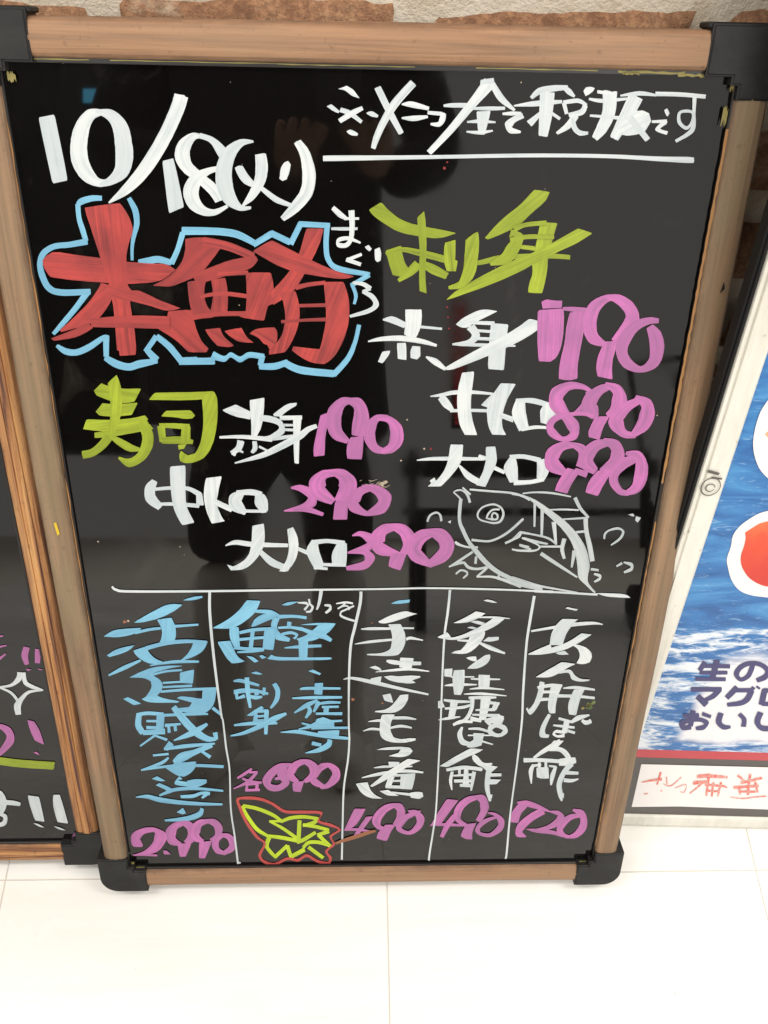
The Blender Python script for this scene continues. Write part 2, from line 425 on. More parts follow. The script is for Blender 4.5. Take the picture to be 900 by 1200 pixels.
def menu_board(name_label, org, wood_mat, grooves, data, round_top):
    root = empty('menu_board', name_label, 'menu board', plane_matrix(org, EX, EY, EN), 'wood-framed menu boards leaning on the wall')
    bm = box_bm(-PW/2-0.004, PW/2+0.004, -0.004, PH+0.004, -0.006, 0.0)
    panel = from_bm('board_panel', bm, M_PANEL, root)
    lip = bmesh.new()
    for (x0, x1, y0, y1) in ((-PW/2-0.0015, -PW/2+0.0012, 0, PH), (PW/2-0.0012, PW/2+0.0015, 0, PH), (-PW/2, PW/2, PH-0.0035, PH+0.001), (-PW/2, PW/2, -0.001, 0.0022)):
        box_bm(x0, x1, y0, y1, 0.0001, 0.0035, 0.0005, 1, lip)
    from_bm('inner_lip', lip, M_DARKLIP, root)
    def rail(length, rot, x, y, bow=0.0, wm=None):
        m = Matrix.Translation((x, y, 0)) @ Matrix.Rotation(rot, 4, 'Z')
        return from_bm('frame_rail', rail_bm(length, grooves, bow), wm or wood_mat, root, m, smooth=False)
    # left (inner side faces +x): profile's y axis points outward
    rail(PH+0.046, math.pi/2, -PW/2, -0.023, 0.0015)
    rail(PH+0.046, -math.pi/2, PW/2, PH+0.023, 0.0015)
    rail(PW+0.046, 0, -PW/2-0.023, PH, 0, None if grooves else M_RAILT)
    rail(PW+0.046, math.pi, PW/2+0.023, 0.0, 0, None if grooves else M_RAILT)
    e = 0.034
    bracket(root, 1, -1, -PW/2-e, PH+e-0.003, 0.060, 0.050, round_top)
    bracket(root, -1, -1, PW/2+e, PH+e-0.003, 0.060, 0.050, round_top)
    bracket(root, 1, 1, -PW/2-e, -0.031, 0.053, 0.053, True)
    bracket(root, -1, 1, PW/2+e, -0.031, 0.053, 0.053, True)
    write_all(data, panel)
    return root, panel
MAIN = """date_digit|white handwritten digit 1 of the date|white|p-2482 7987,-2358 8013,-2328 7550,-2449 7524
date_digit|white handwritten digit 0 of the date|white|w-1997 8034 -1 17,-2091 8017 -20 31,-2166 7930 -49 18,-2211 7803 -62 3,-2216 7691 -63 -18,-2173 7590 -45 -34,-2094 7536 -12 -29,-1998 7544 -1 -21;w-2055 8038 -4 -11,-1957 8019 -24 -31,-1891 7943 -53 -23,-1876 7809 -65 -9,-1886 7696 -64 6,-1921 7614 -43 28,-1997 7555 -15 28,-2088 7519 -4 14
date_slash|white slash|white|w-1414 8157 -48 14,-1460 8051 -47 17,-1570 7862 -44 23,-1728 7650 -39 28,-1882 7499 -24 27,-2038 7389 -4 5
date_digit|white handwritten second digit 1 of the date|white|p-1598 7701,-1510 7723,-1459 7367,-1585 7316
date_digit|white handwritten digit 8 of the date|white|w-1280 7879 1 11,-1348 7878 -11 24,-1419 7816 -43 23,-1443 7736 -57 -8,-1409 7655 -38 -29,-1320 7582 -28 -29,-1222 7492 -35 -28,-1183 7417 -32 -17;w-1305 7885 -8 -18,-1214 7855 -15 -18,-1142 7773 -34 -21,-1121 7708 -25 -9;w-1150 7659 -3 16,-1255 7633 -9 22,-1346 7577 -34 30,-1398 7490 -59 5,-1381 7397 -47 -28,-1312 7339 -16 -32,-1224 7331 3 -22,-1124 7379 5 -11
date_bracket|white opening bracket|white|w-901 7850 -1 8,-993 7839 -11 23,-1083 7766 -41 26,-1131 7659 -59 9,-1138 7544 -63 -11,-1103 7435 -46 -28,-1027 7368 -11 -22,-943 7368 -1 -10
date_kanji|white handwritten day-of-week character|white|p-1051 7660,-1024 7677,-990 7674,-961 7621,-904 7555,-931 7523,-991 7546,-1032 7603;w-851 7761 -41 -4,-846 7664 -47 1,-868 7564 -39 13,-935 7455 -25 16,-1005 7384 -6 6;w-853 7514 -11 -13,-742 7432 -12 -19,-625 7390 -5 -13;p-671 7707,-642 7716,-625 7692,-630 7651,-658 7581,-693 7570,-714 7587,-702 7666
date_bracket|white closing bracket|white|w-569 7854 -25 -14,-514 7767 -38 -13,-486 7620 -51 -2,-511 7486 -45 18,-602 7375 -30 26,-701 7287 -14 15
heading_mark|white reference mark|white|p-260 8222,-198 8243,-148 8221,-100 8160,-156 8175,-206 8212;p-345 8102,-311 8118,-249 8073,-257 8057,-300 8072;w-244 8081 -6 -15,-172 8058 -9 -15,-84 7999 -8 -10;w-251 8002 10 -14,-155 8059 11 -17,-78 8096 7 -12;p-53 8061,-28 8075,6 8072,42 8047,32 8032,-11 8038;p-198 7932,-172 7947,-141 7938,-110 7918,-117 7902,-172 7906
heading_kana|white handwritten kana|white|w32 8236 -22 -10,116 8087 -22 -11,216 7925 -18 -9;w294 8271 -22 17,166 8134 -25 16,84 8008 -24 12,31 7896 -23 8,5 7816 -17 5
heading_kana|white handwritten kana|white|w214 8126 0 -5,285 8127 -3 -20,418 8100 -3 -12;w217 8032 0 -6,306 8031 2 -19,412 8045 2 -9
heading_kana|white handwritten kana|white|w410 8073 -1 -12,518 8066 -1 -14;w530 8071 -19 4,521 8023 -21 8,496 7993 -7 16,436 7994 0 8;w528 8122 1 -8,592 8126 1 -15,703 8128 1 -16
heading_kanji|white handwritten kanji|white|w862 8285 -41 28,745 8144 -28 19,585 7953 -22 16,433 7793 -17 14;p793 8302,889 8316,898 8282,790 8271;w880 8278 -18 -11,956 8179 -18 -15,1064 8100 -6 -7;w747 8107 1 -9,867 8109 1 -14,990 8113 1 -11;p774 8086,885 8093,850 7926,803 7928;w710 8013 1 -6,805 8020 1 -13,926 8015 0 -6;w710 7946 0 -6,810 7941 1 -13,910 7956 1 -6
heading_kana|white handwritten kana|white|w974 8074 1 -8,1046 8078 2 -14,1114 8079 1 -11;w1130 8065 -10 17,1067 8038 -14 17,1028 8001 -30 8,1047 7961 -11 -18,1123 7950 -1 -8
heading_kanji|white handwritten kanji|white|w1180 8186 10 -9,1237 8234 12 -19,1337 8254 5 -21,1447 8262 3 -15;w1412 8270 -8 -9,1459 8235 -13 -15,1505 8201 -5 -6;w1055 8131 1 -5,1228 8150 4 -19,1415 8166 2 -11;w1297 8224 -55 3,1301 8076 -50 4,1296 7927 -35 3;w1268 8091 -9 8,1182 8008 -21 18;w1319 8100 -6 -9,1412 8047 -6 -9;w1430 8157 -15 -4,1459 8082 -13 -3;w1425 8160 3 -14,1535 8174 0 -15,1604 8144 -4 -10;w1593 8144 -19 9,1570 8097 -14 17,1478 8072 -7 17;w1530 8072 -22 14,1478 8000 -19 16,1399 7945 -7 8;w1506 8056 -13 -3,1532 7985 -17 -9,1579 7951 -5 -17,1639 7952 1 -10;p1566 8240,1583 8267,1625 8271,1649 8261,1631 8230,1586 8206
heading_kanji|white handwritten kanji|white|w1615 8188 0 -8,1724 8177 2 -14,1928 8197 2 -8;w1766 8240 -55 2,1777 8100 -50 9,1741 7989 -41 18,1694 7914 -23 13;w1672 8238 0 -11,1786 8225 0 -12;w1637 8074 0 -8,1861 8062 1 -13;w1968 8213 -53 21,1912 8071 -48 20,1843 7918 -33 15;w1848 8214 2 -6,1991 8232 3 -15,2117 8222 0 -8;p1862 7991,1941 8106,2026 8120,2085 8098,2111 8043,2068 7962,1967 7937,1896 7944;w1948 8064 -18 -15,2103 7912 -16 -13
heading_kana|white handwritten kana|white|w2115 8040 2 -9,2230 8045 3 -13;w2217 8037 -15 12,2169 7988 -20 -4,2247 7962 -4 -13;p2196 8120,2215 8135,2241 8101,2231 8077,2211 8092
heading_kana|white handwritten kana|white|w2112 8231 2 -15,2302 8230 2 -15,2494 8219 1 -14;w2409 8229 -16 0,2427 8096 -12 0;c2420 8104 10 5,2365 8118 -2 11,2316 8102 -11 5,2327 8039 -12 -6,2387 8000 2 -13,2423 8040 12 -4;w2427 8096 -14 1,2434 7985 -16 9,2321 7905 -8 9
heading_underline|white line under the heading|white|w-341 7739 1 -15,-315 7741 0 -20,416 7761 1 -14,1203 7786 1 -14,1798 7790 2 -14,2200 7778 2 -17,2455 7773 3 -22,2488 7772 2 -12
feature_kanji|large red kanji with brushed streaks|red|p-2613 6947,-2561 6993,-2506 7015,-2383 6995,-2133 6965,-1957 6941,-1763 6928,-1635 6930,-1568 6882,-1604 6855,-1685 6793,-1808 6776,-1947 6762,-2173 6772,-2427 6792,-2574 6813,-2615 6888;p-2230 7351,-2096 7374,-1949 7390,-1890 7292,-1867 7185,-1926 7074,-1961 6926,-1963 6682,-1950 6383,-1951 6254,-1963 6171,-2098 6160,-2097 6203,-2115 6211,-2096 6556,-2116 6803,-2155 6968,-2186 7129;p-2173 6772,-2070 6743,-2088 6658,-2208 6492,-2309 6427,-2550 6361,-2564 6374,-2424 6490,-2284 6617,-2201 6726;p-2644 6307,-2455 6378,-2323 6440,-2285 6399,-2383 6339,-2481 6305,-2624 6286;p-2129 6757,-1976 6767,-1937 6710,-1876 6717,-1731 6638,-1553 6570,-1671 6542,-1812 6591,-1962 6628,-2097 6650;p-2311 6475,-2084 6501,-1836 6509,-1651 6501,-1661 6394,-1847 6400,-2297 6404
feature_kanji|large red kanji with many brushed strokes|red|p-1473 7126,-1311 7144,-1157 7105,-1260 6979,-1376 6841,-1541 6775,-1619 6742,-1767 6751,-1621 6827,-1517 6934,-1476 7039;w-1335 7107 -9 -34,-1149 7074 -12 -32,-942 6994 -13 -29;w-917 6984 -10 18,-987 6945 -14 45,-1160 6896 -14 52,-1421 6804 -11 40;p-1487 6786,-1332 6805,-1359 6701,-1347 6593,-1301 6538,-1294 6494,-1452 6476,-1481 6591;p-1293 6806,-1175 6822,-1160 6682,-1178 6533,-1316 6540,-1281 6681;w-1389 6669 1 -15,-1194 6693 -2 -17,-937 6663 -3 -17;p-1012 6866,-810 6869,-791 6794,-787 6621,-842 6598,-880 6471,-1032 6490,-1086 6507,-1025 6552,-1008 6706;w-1237 6849 0 -17,-991 6865 0 -17;w-1472 6489 1 -20,-1270 6523 0 -20,-1026 6530 -1 -20;p-1658 6545,-1462 6558,-1457 6458,-1417 6301,-1352 6228,-1376 6196,-1525 6197,-1615 6299,-1759 6395,-1688 6456;p-1371 6392,-1245 6409,-1228 6337,-1140 6258,-1178 6241,-1277 6252,-1338 6324;p-1214 6382,-1069 6413,-1030 6327,-972 6282,-1098 6286,-1172 6337;p-1006 6362,-949 6408,-795 6416,-770 6375,-781 6296,-802 6220,-846 6226,-862 6267,-889 6272,-931 6328;p-514 7220,-378 7218,-411 7094,-499 6926,-610 6732,-699 6665,-799 6603,-816 6708,-649 6882,-571 7030;p-945 7036,-864 7088,-789 7124,-602 7030,-455 6958,-306 6896,-130 6845,-221 6820,-414 6842,-607 6871,-775 6933;p-741 6709,-611 6721,-581 6601,-587 6467,-644 6308,-713 6204,-848 6180,-851 6219,-754 6307,-706 6444,-702 6578;p-383 6799,-221 6801,-177 6671,-173 6494,-210 6335,-289 6173,-380 6102,-514 6113,-657 6216,-645 6256,-423 6230,-395 6334,-364 6492,-373 6669;w-610 6749 4 -19,-501 6776 3 -17,-368 6793 2 -15;w-592 6601 0 -13,-370 6608 0 -15;w-738 6466 0 -13,-529 6481 0 -13,-371 6488 0 -16
feature_outline|light blue outline brushed around the red kanji|blue|w-2087 7423 2 18,-2163 7421 -1 22,-2246 7397 -7 22,-2278 7372 -11 13;w-2277 7379 -19 -2,-2282 7272 -19 -4,-2267 7186 -21 -6,-2252 7099 -19 -6;w-2243 7094 -1 24,-2387 7068 0 22,-2508 7052 -4 21,-2597 6999 -16 15,-2639 6917 -22 1,-2634 6812 -25 -9,-2596 6721 -19 -20,-2502 6688 -6 -26,-2270 6697 -2 -23;w-2297 6691 -19 15,-2415 6553 -16 14,-2523 6441 -14 14,-2622 6341 -10 10;w-1879 7427 -16 -8,-1841 7335 -23 -7,-1840 7235 -21 1,-1871 7148 -17 3,-1895 7060 -13 1,-1907 6953 -11 0;w-2607 6244 -10 -12,-2544 6196 -12 -26,-2451 6187 1 -27,-2335 6237 10 -24,-2212 6316 6 -19,-2168 6316 -2 -18;w-2192 6316 -25 0,-2212 6153 -22 0;w-2221 6144 -15 -22,-2133 6087 -15 -31,-2033 6063 -4 -32,-1943 6089 3 -33,-1789 6120 2 -21;w-1797 6123 26 23,-1867 6213 19 17;w-1881 6197 16 -12,-1776 6333 17 -13;w-1776 6333 -17 -19,-1675 6240 -21 -20,-1584 6108 -22 -18;w-1607 6117 -1 -32,-1456 6126 -1 -32;w-1859 6939 0 -19,-1775 6950 1 -27,-1699 6962 -5 -27,-1599 6938 -7 -22;w-1600 6930 20 -9,-1542 7035 19 -7,-1486 7175 21 -6
feature_outline|light blue outline brushed around the second red kanji|blue|w-1495 7186 -3 -31,-1225 7186 -4 -28,-1059 7164 -10 -27,-921 7096 -11 -20;w-938 7087 11 -19,-787 7176 12 -21;w-797 7180 -12 -22,-642 7108 -12 -22;w-643 7095 20 -10,-555 7260 20 -10;w-572 7252 -2 -22,-329 7243 -1 -20;w-350 7249 -21 1,-360 7095 -21 -1,-344 6980 -19 -10,-264 6908 -8 -22,-10 6864 -3 -17;w-14 6859 -10 16,-160 6772 -9 15;w-152 6780 -14 -5,-121 6694 -15 -2,-134 6619 -11 2;w-1609 6115 -2 -30,-1308 6122 -2 -30;w-1325 6175 -13 -33,-1229 6141 -2 -26,-1171 6177 -2 -23,-1095 6138 -1 -26,-1015 6178 1 -25,-893 6163 -4 -25;w-906 6172 -24 5,-928 6086 -22 5;w-937 6078 -1 -26,-807 6080 3 -30,-694 6118 7 -24;w-725 6113 -13 -28,-583 6048 -8 -32,-301 6018 -3 -31;w-308 6008 19 -17,-188 6151 19 -13,-128 6290 17 -6,-93 6446 17 -4
small_kana|small white reading beside the red kanji|white|w-305 7379 -12 -13,-246 7327 -14 -17,-204 7301 -8 -12;w-216 7298 0 -12,-99 7300 0 -9;w-318 7220 0 -10,-216 7220 0 -13,-111 7223 0 -10;w-159 7360 -24 -1,-153 7244 -21 0,-163 7142 -17 5,-201 7093 -8 16,-261 7096 10 15,-261 7132 8 -12,-186 7147 -2 -15,-86 7113 -3 -7;p-52 7084,-22 7097,5 7067,-11 7048,-37 7061;p27 7063,69 7080,83 7034,78 6978,51 6963,32 6981;w-76 7024 -5 11,-193 6978 -5 13;w-198 6981 -5 -16,-82 6943 -5 -14;w-147 6796 -2 -11,-62 6785 -5 -16,-3 6748 -11 -17;w-3 6751 -7 14,-65 6723 -5 11;w-65 6723 -6 -11,9 6686 -14 -15,46 6619 -23 4,-13 6566 -8 17,-170 6517 -3 11
course_kanji|green handwritten kanji of the upper right heading|green|p-22 7369,73 7427,142 7357,233 7293,370 7252,521 7232,677 7200,548 7151,373 7171,221 7198,114 7255,8 7326;p115 7057,239 7098,248 7043,273 6954,309 6912,291 6893,230 6850,176 6861,151 6937;w119 7030 5 -14,240 7066 1 -18,408 7038 -5 -26,602 6991 -6 -28;p587 7122,674 7150,679 6989,698 6982,692 6898,615 6897,582 6988;w381 6955 -28 26,322 6893 -24 26,225 6816 -9 11;w404 6963 -10 -20,506 6911 -16 -34,620 6859 -11 -25;p360 7317,413 7365,433 7252,447 7031,438 6880,460 6716,400 6733,388 6894,392 7060,368 7222
course_kanji|green handwritten stroke with hook|green|p753 7147,804 7192,848 7214,866 7133,864 7029,857 6908,828 6831,747 6755,638 6751,636 6779,720 6814,752 6922,752 7043
course_kanji|green handwritten kanji with long diagonal stroke|green|w1107 7203 -8 -31,1178 7182 -37 -5,1133 7077 -48 27,1078 7001 -29 37,966 6958 -5 11;w1135 7233 11 -20,1223 7271 5 -17,1388 7288 4 -19;w1111 7154 4 -15,1262 7180 3 -18,1461 7178 1 -15;w1146 7104 -1 -15,1317 7086 -1 -18;p1342 7294,1479 7286,1460 7186,1430 7036,1438 6884,1416 6725,1297 6730,1298 6805,1322 6883,1305 6974,1327 7140;w789 6952 2 -10,895 6972 5 -19,1047 7009 5 -22,1200 7021 3 -21,1446 7029 2 -20,1611 7020 1 -18;p1269 7537,1393 7520,1370 7453,1246 7344,1192 7278,1105 7225,936 7152,905 7164,1023 7304,1164 7414;p1651 7250,1771 7212,1651 7129,1505 7060,1358 6982,1182 6881,910 6762,619 6657,693 6736,903 6862,1097 6964,1275 7042,1436 7119
item_kanji|white handwritten kanji|white|w105 6491 0 -6,180 6491 -6 -28,292 6444 -9 -23;w286 6444 -1 -14,602 6418 0 -10;p287 6579,423 6580,431 6494,415 6397,376 6318,283 6366,295 6473;w-16 6303 1 -6,89 6325 2 -18,261 6333 -1 -24,434 6309 -3 -21,563 6273 -3 -11;p106 6217,173 6227,164 6187,108 6113,69 6126;p227 6293,304 6294,313 6143,237 6154;p359 6269,426 6263,429 6180,402 6149,347 6163,341 6219
item_kanji|white handwritten kanji with long diagonal|white|w478 6174 -3 -7,558 6131 -14 -24,649 6065 -7 -12;p714 6458,786 6527,933 6595,1059 6572,940 6509,866 6470,830 6436,773 6424;w827 6475 0 -14,1038 6470 1 -17;w839 6440 -32 -20,889 6363 -35 5,829 6299 -10 24,697 6286 -1 8;p1009 6471,1157 6463,1151 6306,1153 6061,1014 6070,1006 6265;w899 6406 0 -12,1044 6397 0 -12;w894 6339 0 -14,1049 6333 0 -14;w697 6286 0 -8,840 6283 1 -14,1024 6281 1 -14,1232 6277 0 -8;p1331 6513,1404 6495,1408 6417,1318 6347,1133 6246,907 6144,689 6051,629 6070,789 6173,1031 6315,1197 6405
item_kanji|white handwritten kanji|white|w529 5818 1 -5,631 5833 3 -16,729 5855 3 -19,887 5860 1 -17,1087 5845 0 -10;w622 5816 -25 -22,675 5749 -26 -25,734 5686 -11 -12;w709 5686 1 -15,878 5691 1 -15,1059 5688 1 -15;p793 6037,898 6048,889 5898,884 5751,908 5602,965 5456,853 5456,796 5558,765 5750,766 5897
item_kana|white handwritten kana|white|p975 5741,1076 5858,1091 5795,1037 5720;p1134 5945,1268 5938,1209 5817,1171 5668,1176 5538,1223 5460,1097 5461,1049 5559,1026 5731,1059 5815;w1152 5650 -6 -22,1277 5604 -6 -24
item_kana|white handwritten square kana|white|w1321 5792 -40 5,1318 5669 -61 -8,1377 5513 -43 -15;w1281 5788 1 -15,1432 5784 -1 -25,1576 5745 -3 -23;w1575 5756 -44 2,1580 5671 -75 11,1570 5573 -51 11;w1357 5513 4 -17,1476 5536 3 -17,1589 5532 1 -13
item_kanji|white handwritten kanji|white|w435 5208 1 -5,557 5223 1 -17,763 5226 1 -19,1046 5224 1 -15;p729 5366,845 5363,845 5232,822 5157,747 5042,665 4946,544 4945,577 4980,559 5003,600 5038,619 5004,684 5090,721 5213;w822 5157 -7 -7,911 5053 -17 -26,1038 4978 -11 -25
item_kana|white handwritten kana|white|w992 5256 -4 -14,1063 5230 -4 -16;p1049 5342,1134 5349,1160 5234,1154 5158,1104 5025,1075 4943,983 4962,1039 5082,1060 5196;w1144 5136 -6 -19,1241 5090 -6 -17
item_kana|white handwritten square kana|white|w1302 5244 -26 6,1291 5140 -62 -3,1333 4997 -37 -10;w1273 5244 3 -22,1397 5250 0 -22,1555 5213 -2 -24;w1555 5217 -32 -10,1589 5122 -56 0,1575 5026 -38 11;w1334 4987 3 -27,1490 4995 5 -21,1601 5026 8 -24
price_digit|pink handwritten 1|pink|p1415 6658,1452 6679,1517 6667,1588 6668,1590 6607,1429 6599;p1391 6586,1611 6604,1633 6345,1609 6195,1550 6141,1444 6144,1410 6343
price_digit|pink handwritten 7|pink|w1600 6601 1 -14,1700 6596 1 -21,1815 6587 1 -21;p1663 6573,1813 6583,1795 6347,1781 6130,1797 5993,1725 5972,1633 5988,1625 6128,1651 6329,1644 6460
price_digit|pink handwritten 9|pink|w2068 6697 -3 16,1958 6691 -15 29,1865 6615 -47 30,1839 6478 -61 1,1892 6348 -36 -33,2013 6291 -6 -16;w1956 6706 -2 -18,2054 6685 -13 -36,2151 6618 -37 -32,2195 6530 -60 7,2155 6432 -46 31,2073 6325 -27 22;p1992 6324,2105 6333,2092 6250,2076 6132,2105 5987,1969 6012,1939 6114,1956 6232
price_digit|pink handwritten 0|pink|w2421 6507 -3 21,2337 6506 -12 30,2232 6458 -30 34,2159 6350 -51 25,2148 6234 -49 -6,2216 6130 -26 -36,2340 6080 6 -29,2437 6144 45 -30,2447 6270 63 -2,2409 6386 51 19,2353 6459 25 17
price_digit|pink handwritten 8|pink|w1955 5864 5 12,1848 5919 3 25,1731 5923 -15 38,1636 5853 -55 36,1644 5756 -59 -26,1739 5641 -34 -30,1812 5551 -50 -21,1824 5455 -34 27,1730 5425 1 24,1633 5486 26 28,1605 5555 32 -8,1648 5623 17 -26,1762 5659 6 -19,1879 5669 1 -20,1984 5645 -1 -12;w1901 5873 -17 2,1899 5776 -23 13,1812 5668 -12 11
price_digit|pink handwritten 9|pink|w2113 5932 -12 24,2010 5891 -28 36,1934 5794 -60 32,1941 5714 -69 -24,2002 5634 -26 -20;w2044 5943 -6 -19,2151 5897 -30 -33,2192 5796 -69 6,2163 5698 -41 32,2101 5656 -13 19;p2001 5643,2128 5644,2082 5544,2065 5419,1967 5443,1951 5507
price_digit|pink handwritten 0|pink|w2399 5806 -14 24,2290 5752 -28 37,2205 5662 -53 38,2193 5581 -63 -20,2279 5481 -15 -34,2385 5462 0 -27;w2328 5828 -8 -18,2430 5771 -36 -31,2458 5673 -69 9,2437 5564 -55 35,2366 5472 -24 22
price_digit|pink handwritten 9|pink|w1875 5363 -3 22,1746 5358 -18 40,1661 5274 -61 34,1672 5170 -54 -42,1795 5085 -14 -27;w1795 5381 -5 -17,1913 5331 -29 -30,1934 5228 -38 6,1909 5152 -25 13;w1879 5114 -5 -27,1998 5072 -6 -31;p1806 5142,1932 5105,1875 4999,1837 4878,1718 4910,1735 4998
price_digit|pink handwritten 9|pink|w2180 5394 -8 27,2054 5369 -28 46,1980 5275 -60 33,1984 5181 -55 -29,2072 5105 -19 -29;w2099 5419 -6 -20,2209 5370 -32 -38,2252 5267 -65 7,2219 5182 -42 41,2124 5111 -17 24;p2088 5115,2243 5135,2174 5000,2127 4853,2003 4892,2016 4999
price_digit|pink handwritten 0|pink|w2444 5246 -17 31,2322 5188 -33 45,2253 5096 -42 23,2255 5000 -39 -12,2329 4903 -15 -28,2411 4883 -1 -27;w2324 5290 -1 -18,2432 5268 -20 -38,2485 5174 -54 -8,2495 5040 -62 17,2466 4932 -40 36,2385 4883 -14 23
fish_drawing|white line drawing of a leaping fish with splashes|chalk|w856 4818 5 6,817 4859 5 6,789 4888 8 0,814 4908 2 -9,861 4908 -3 -8,911 4865 -9 -7,943 4782 -11 -4;w856 4823 -15 2,852 4705 -16 1,859 4584 -15 -3,897 4487 -16 -9,959 4364 -15 -11,1043 4251 -17 -17,1138 4137 -15 -20,1256 4034 -10 -22,1419 3944 -6 -22,1587 3871 -5 -23;w864 4938 -5 -7,942 4865 -6 -8;w932 4918 0 -10,1124 4901 0 -11,1315 4884 -1 -11,1434 4849 -3 -12,1496 4814 -5 -13;c1177 4759 -1 -10,1238 4724 -7 -7,1265 4658 -11 1,1244 4585 -9 9,1192 4563 -2 11,1117 4575 1 8,1045 4603 5 7,1023 4657 9 -2,1053 4720 6 -7,1114 4753 3 -9;w1224 4708 -1 10,1160 4703 -4 9,1121 4657 -8 6,1109 4609 -7 3;w1108 4615 -1 -7,1168 4600 -1 -11;c1173 4670 3 -10,1207 4652 -8 -6,1210 4609 -7 7,1173 4603 4 9,1157 4639 8 -1;w985 4382 -1 -14,1078 4370 0 -12,1164 4370 3 -12,1258 4414 6 -11,1349 4488 8 -11,1456 4610 9 -10;w1307 4345 5 -11,1380 4389 8 -11,1443 4469 9 -9;w1439 4469 0 -10,1531 4453 0 -8;w1445 4327 -1 -13,1540 4302 -1 -11;w1378 4279 -1 -10,1456 4264 1 -13,1548 4270 1 -10;w830 4361 -7 -10,852 4339 -6 -14,908 4314 -2 -11,974 4299 -1 -10;w963 4301 1 -13,1050 4299 1 -11;w1004 4251 -7 11,896 4163 -7 12,791 4084 -5 8;w785 4084 3 -8,876 4124 5 -16,936 4131 2 -13;w930 4131 -8 -10,978 4076 -5 -15,1067 4060 2 -14,1169 4086 3 -13;w1041 4201 -12 2,1039 4118 -12 2;w1169 4086 -7 8,1124 4035 -8 10,1062 3970 -6 8;w1062 3970 1 -9,1195 3972 0 -13,1296 3946 -3 -16,1423 3898 -5 -21,1505 3854 -5 -15;w1280 4009 -9 3,1273 3957 -11 3;w556 4578 9 -4,580 4644 7 -8,637 4674 1 -11,675 4644 -9 -6,687 4584 -11 -2;p748 4578,779 4596,773 4558;w856 4002 6 -8,903 4045 3 -11,959 4028 -5 -10,966 3996 -9 5,930 3954 -6 7
fish_drawing|white line drawing of the fish's back, fin and belly|chalk|w1326 4872 -1 -11,1441 4846 -2 -10,1530 4802 -7 -15,1623 4731 -13 -22,1732 4643 -17 -27,1843 4546 -23 -30,1943 4431 -32 -29,2016 4314 -45 -25,2063 4197 -55 -15,2092 4077 -58 -4,2102 3973 -45 -11,2151 3886 -12 -12,2243 3785 -6 -7;w1425 4875 1 -8,1536 4888 1 -9,1692 4881 0 -11,1877 4844 0 -7;w1916 4835 -14 -9,1980 4723 -12 -10,2071 4624 -7 -8;w2042 4624 -21 -1,2068 4480 -20 -3,2121 4315 -23 -5,2169 4146 -22 -5;w1696 4707 1 -8,1839 4710 1 -10,1968 4704 1 -8;w1829 4607 1 -8,1950 4614 2 -10,2064 4624 2 -10;w1968 4467 3 -13,2054 4477 3 -13;w1547 4778 -12 0,1569 4526 -9 0;w1624 4715 -16 0,1647 4427 -11 0;w1746 4578 -21 -2,1795 4331 -11 -1;w1868 4398 -21 5,1859 4281 -19 0,1893 4176 -13 -4;w1981 4264 -22 4,1975 4077 -9 2;w1660 4234 -8 -18,1834 4111 -7 -16,2044 3965 -4 -9;w1449 4463 -1 -10,1581 4439 -1 -10,1715 4401 -3 -11,1794 4339 -5 -9;w1644 4311 1 -10,1848 4311 1 -13;w1476 4401 -2 -14,1603 4364 -1 -14,1714 4339 -1 -10;w1448 4471 -8 4,1431 4422 -9 10,1369 4381 -5 9;w1461 4406 -2 -9,1590 4348 -3 -9,1641 4306 -10 0,1598 4267 -3 11,1467 4264 0 10,1378 4281 0 9;w1447 4322 -2 -8,1560 4281 -2 -10;w1406 3965 -3 -15,1560 3904 -3 -19,1713 3860 -1 -13,2073 3787 0 -9;w1411 3904 -1 -12,1548 3866 -2 -19,1686 3834 -1 -19,1717 3825 -2 -15;w1644 3807 1 -17,1824 3798 1 -17;w2166 4060 0 -15,2242 4046 0 -13;w2202 4005 -2 -11,2262 3982 -9 -13,2262 3947 -12 11,2217 3914 -6 9;p2439 4660,2485 4670,2504 4644,2486 4638;p2514 4641,2567 4625,2544 4573,2517 4596;w2250 4395 9 -1,2249 4448 10 -6,2284 4489 5 -10,2368 4510 1 -13,2420 4473 -11 -2,2398 4398 -10 9,2324 4328 -5 7;w2410 4091 6 -9,2460 4128 8 -13;w2473 4137 -1 -8,2551 4111 -10 -15,2559 4060 -14 13,2495 4022 -7 12
course_kanji|green handwritten kanji of the lower left heading|green|p-2354 5849,-2281 5918,-2229 5892,-2116 5868,-1950 5872,-2020 5751,-2135 5733,-2244 5763,-2336 5806;p-2363 5658,-2296 5737,-2233 5729,-2119 5730,-1992 5744,-2058 5628,-2215 5610,-2335 5623;p-2449 5587,-2235 5580,-2053 5598,-1944 5626,-1920 5590,-1994 5537,-2114 5491,-2281 5467,-2394 5481,-2494 5494;p-2400 5463,-2246 5485,-2061 5527,-1911 5546,-1883 5498,-2035 5465,-2254 5424,-2404 5409;w-2278 5427 -29 28,-2346 5345 -23 29,-2438 5272 -11 34,-2531 5247 -3 38;w-2266 5431 -11 -15,-2178 5365 -21 -31,-2101 5316 -15 -34,-2025 5302 -4 -16;w-1974 5572 -40 -17,-1941 5447 -50 -11,-1958 5338 -46 16,-2027 5228 -25 33,-2134 5172 4 42,-2218 5223 6 10;p-2229 5918,-2144 5995,-2121 5919,-2119 5799,-2143 5642,-2206 5482,-2270 5424,-2284 5445,-2237 5624,-2221 5798
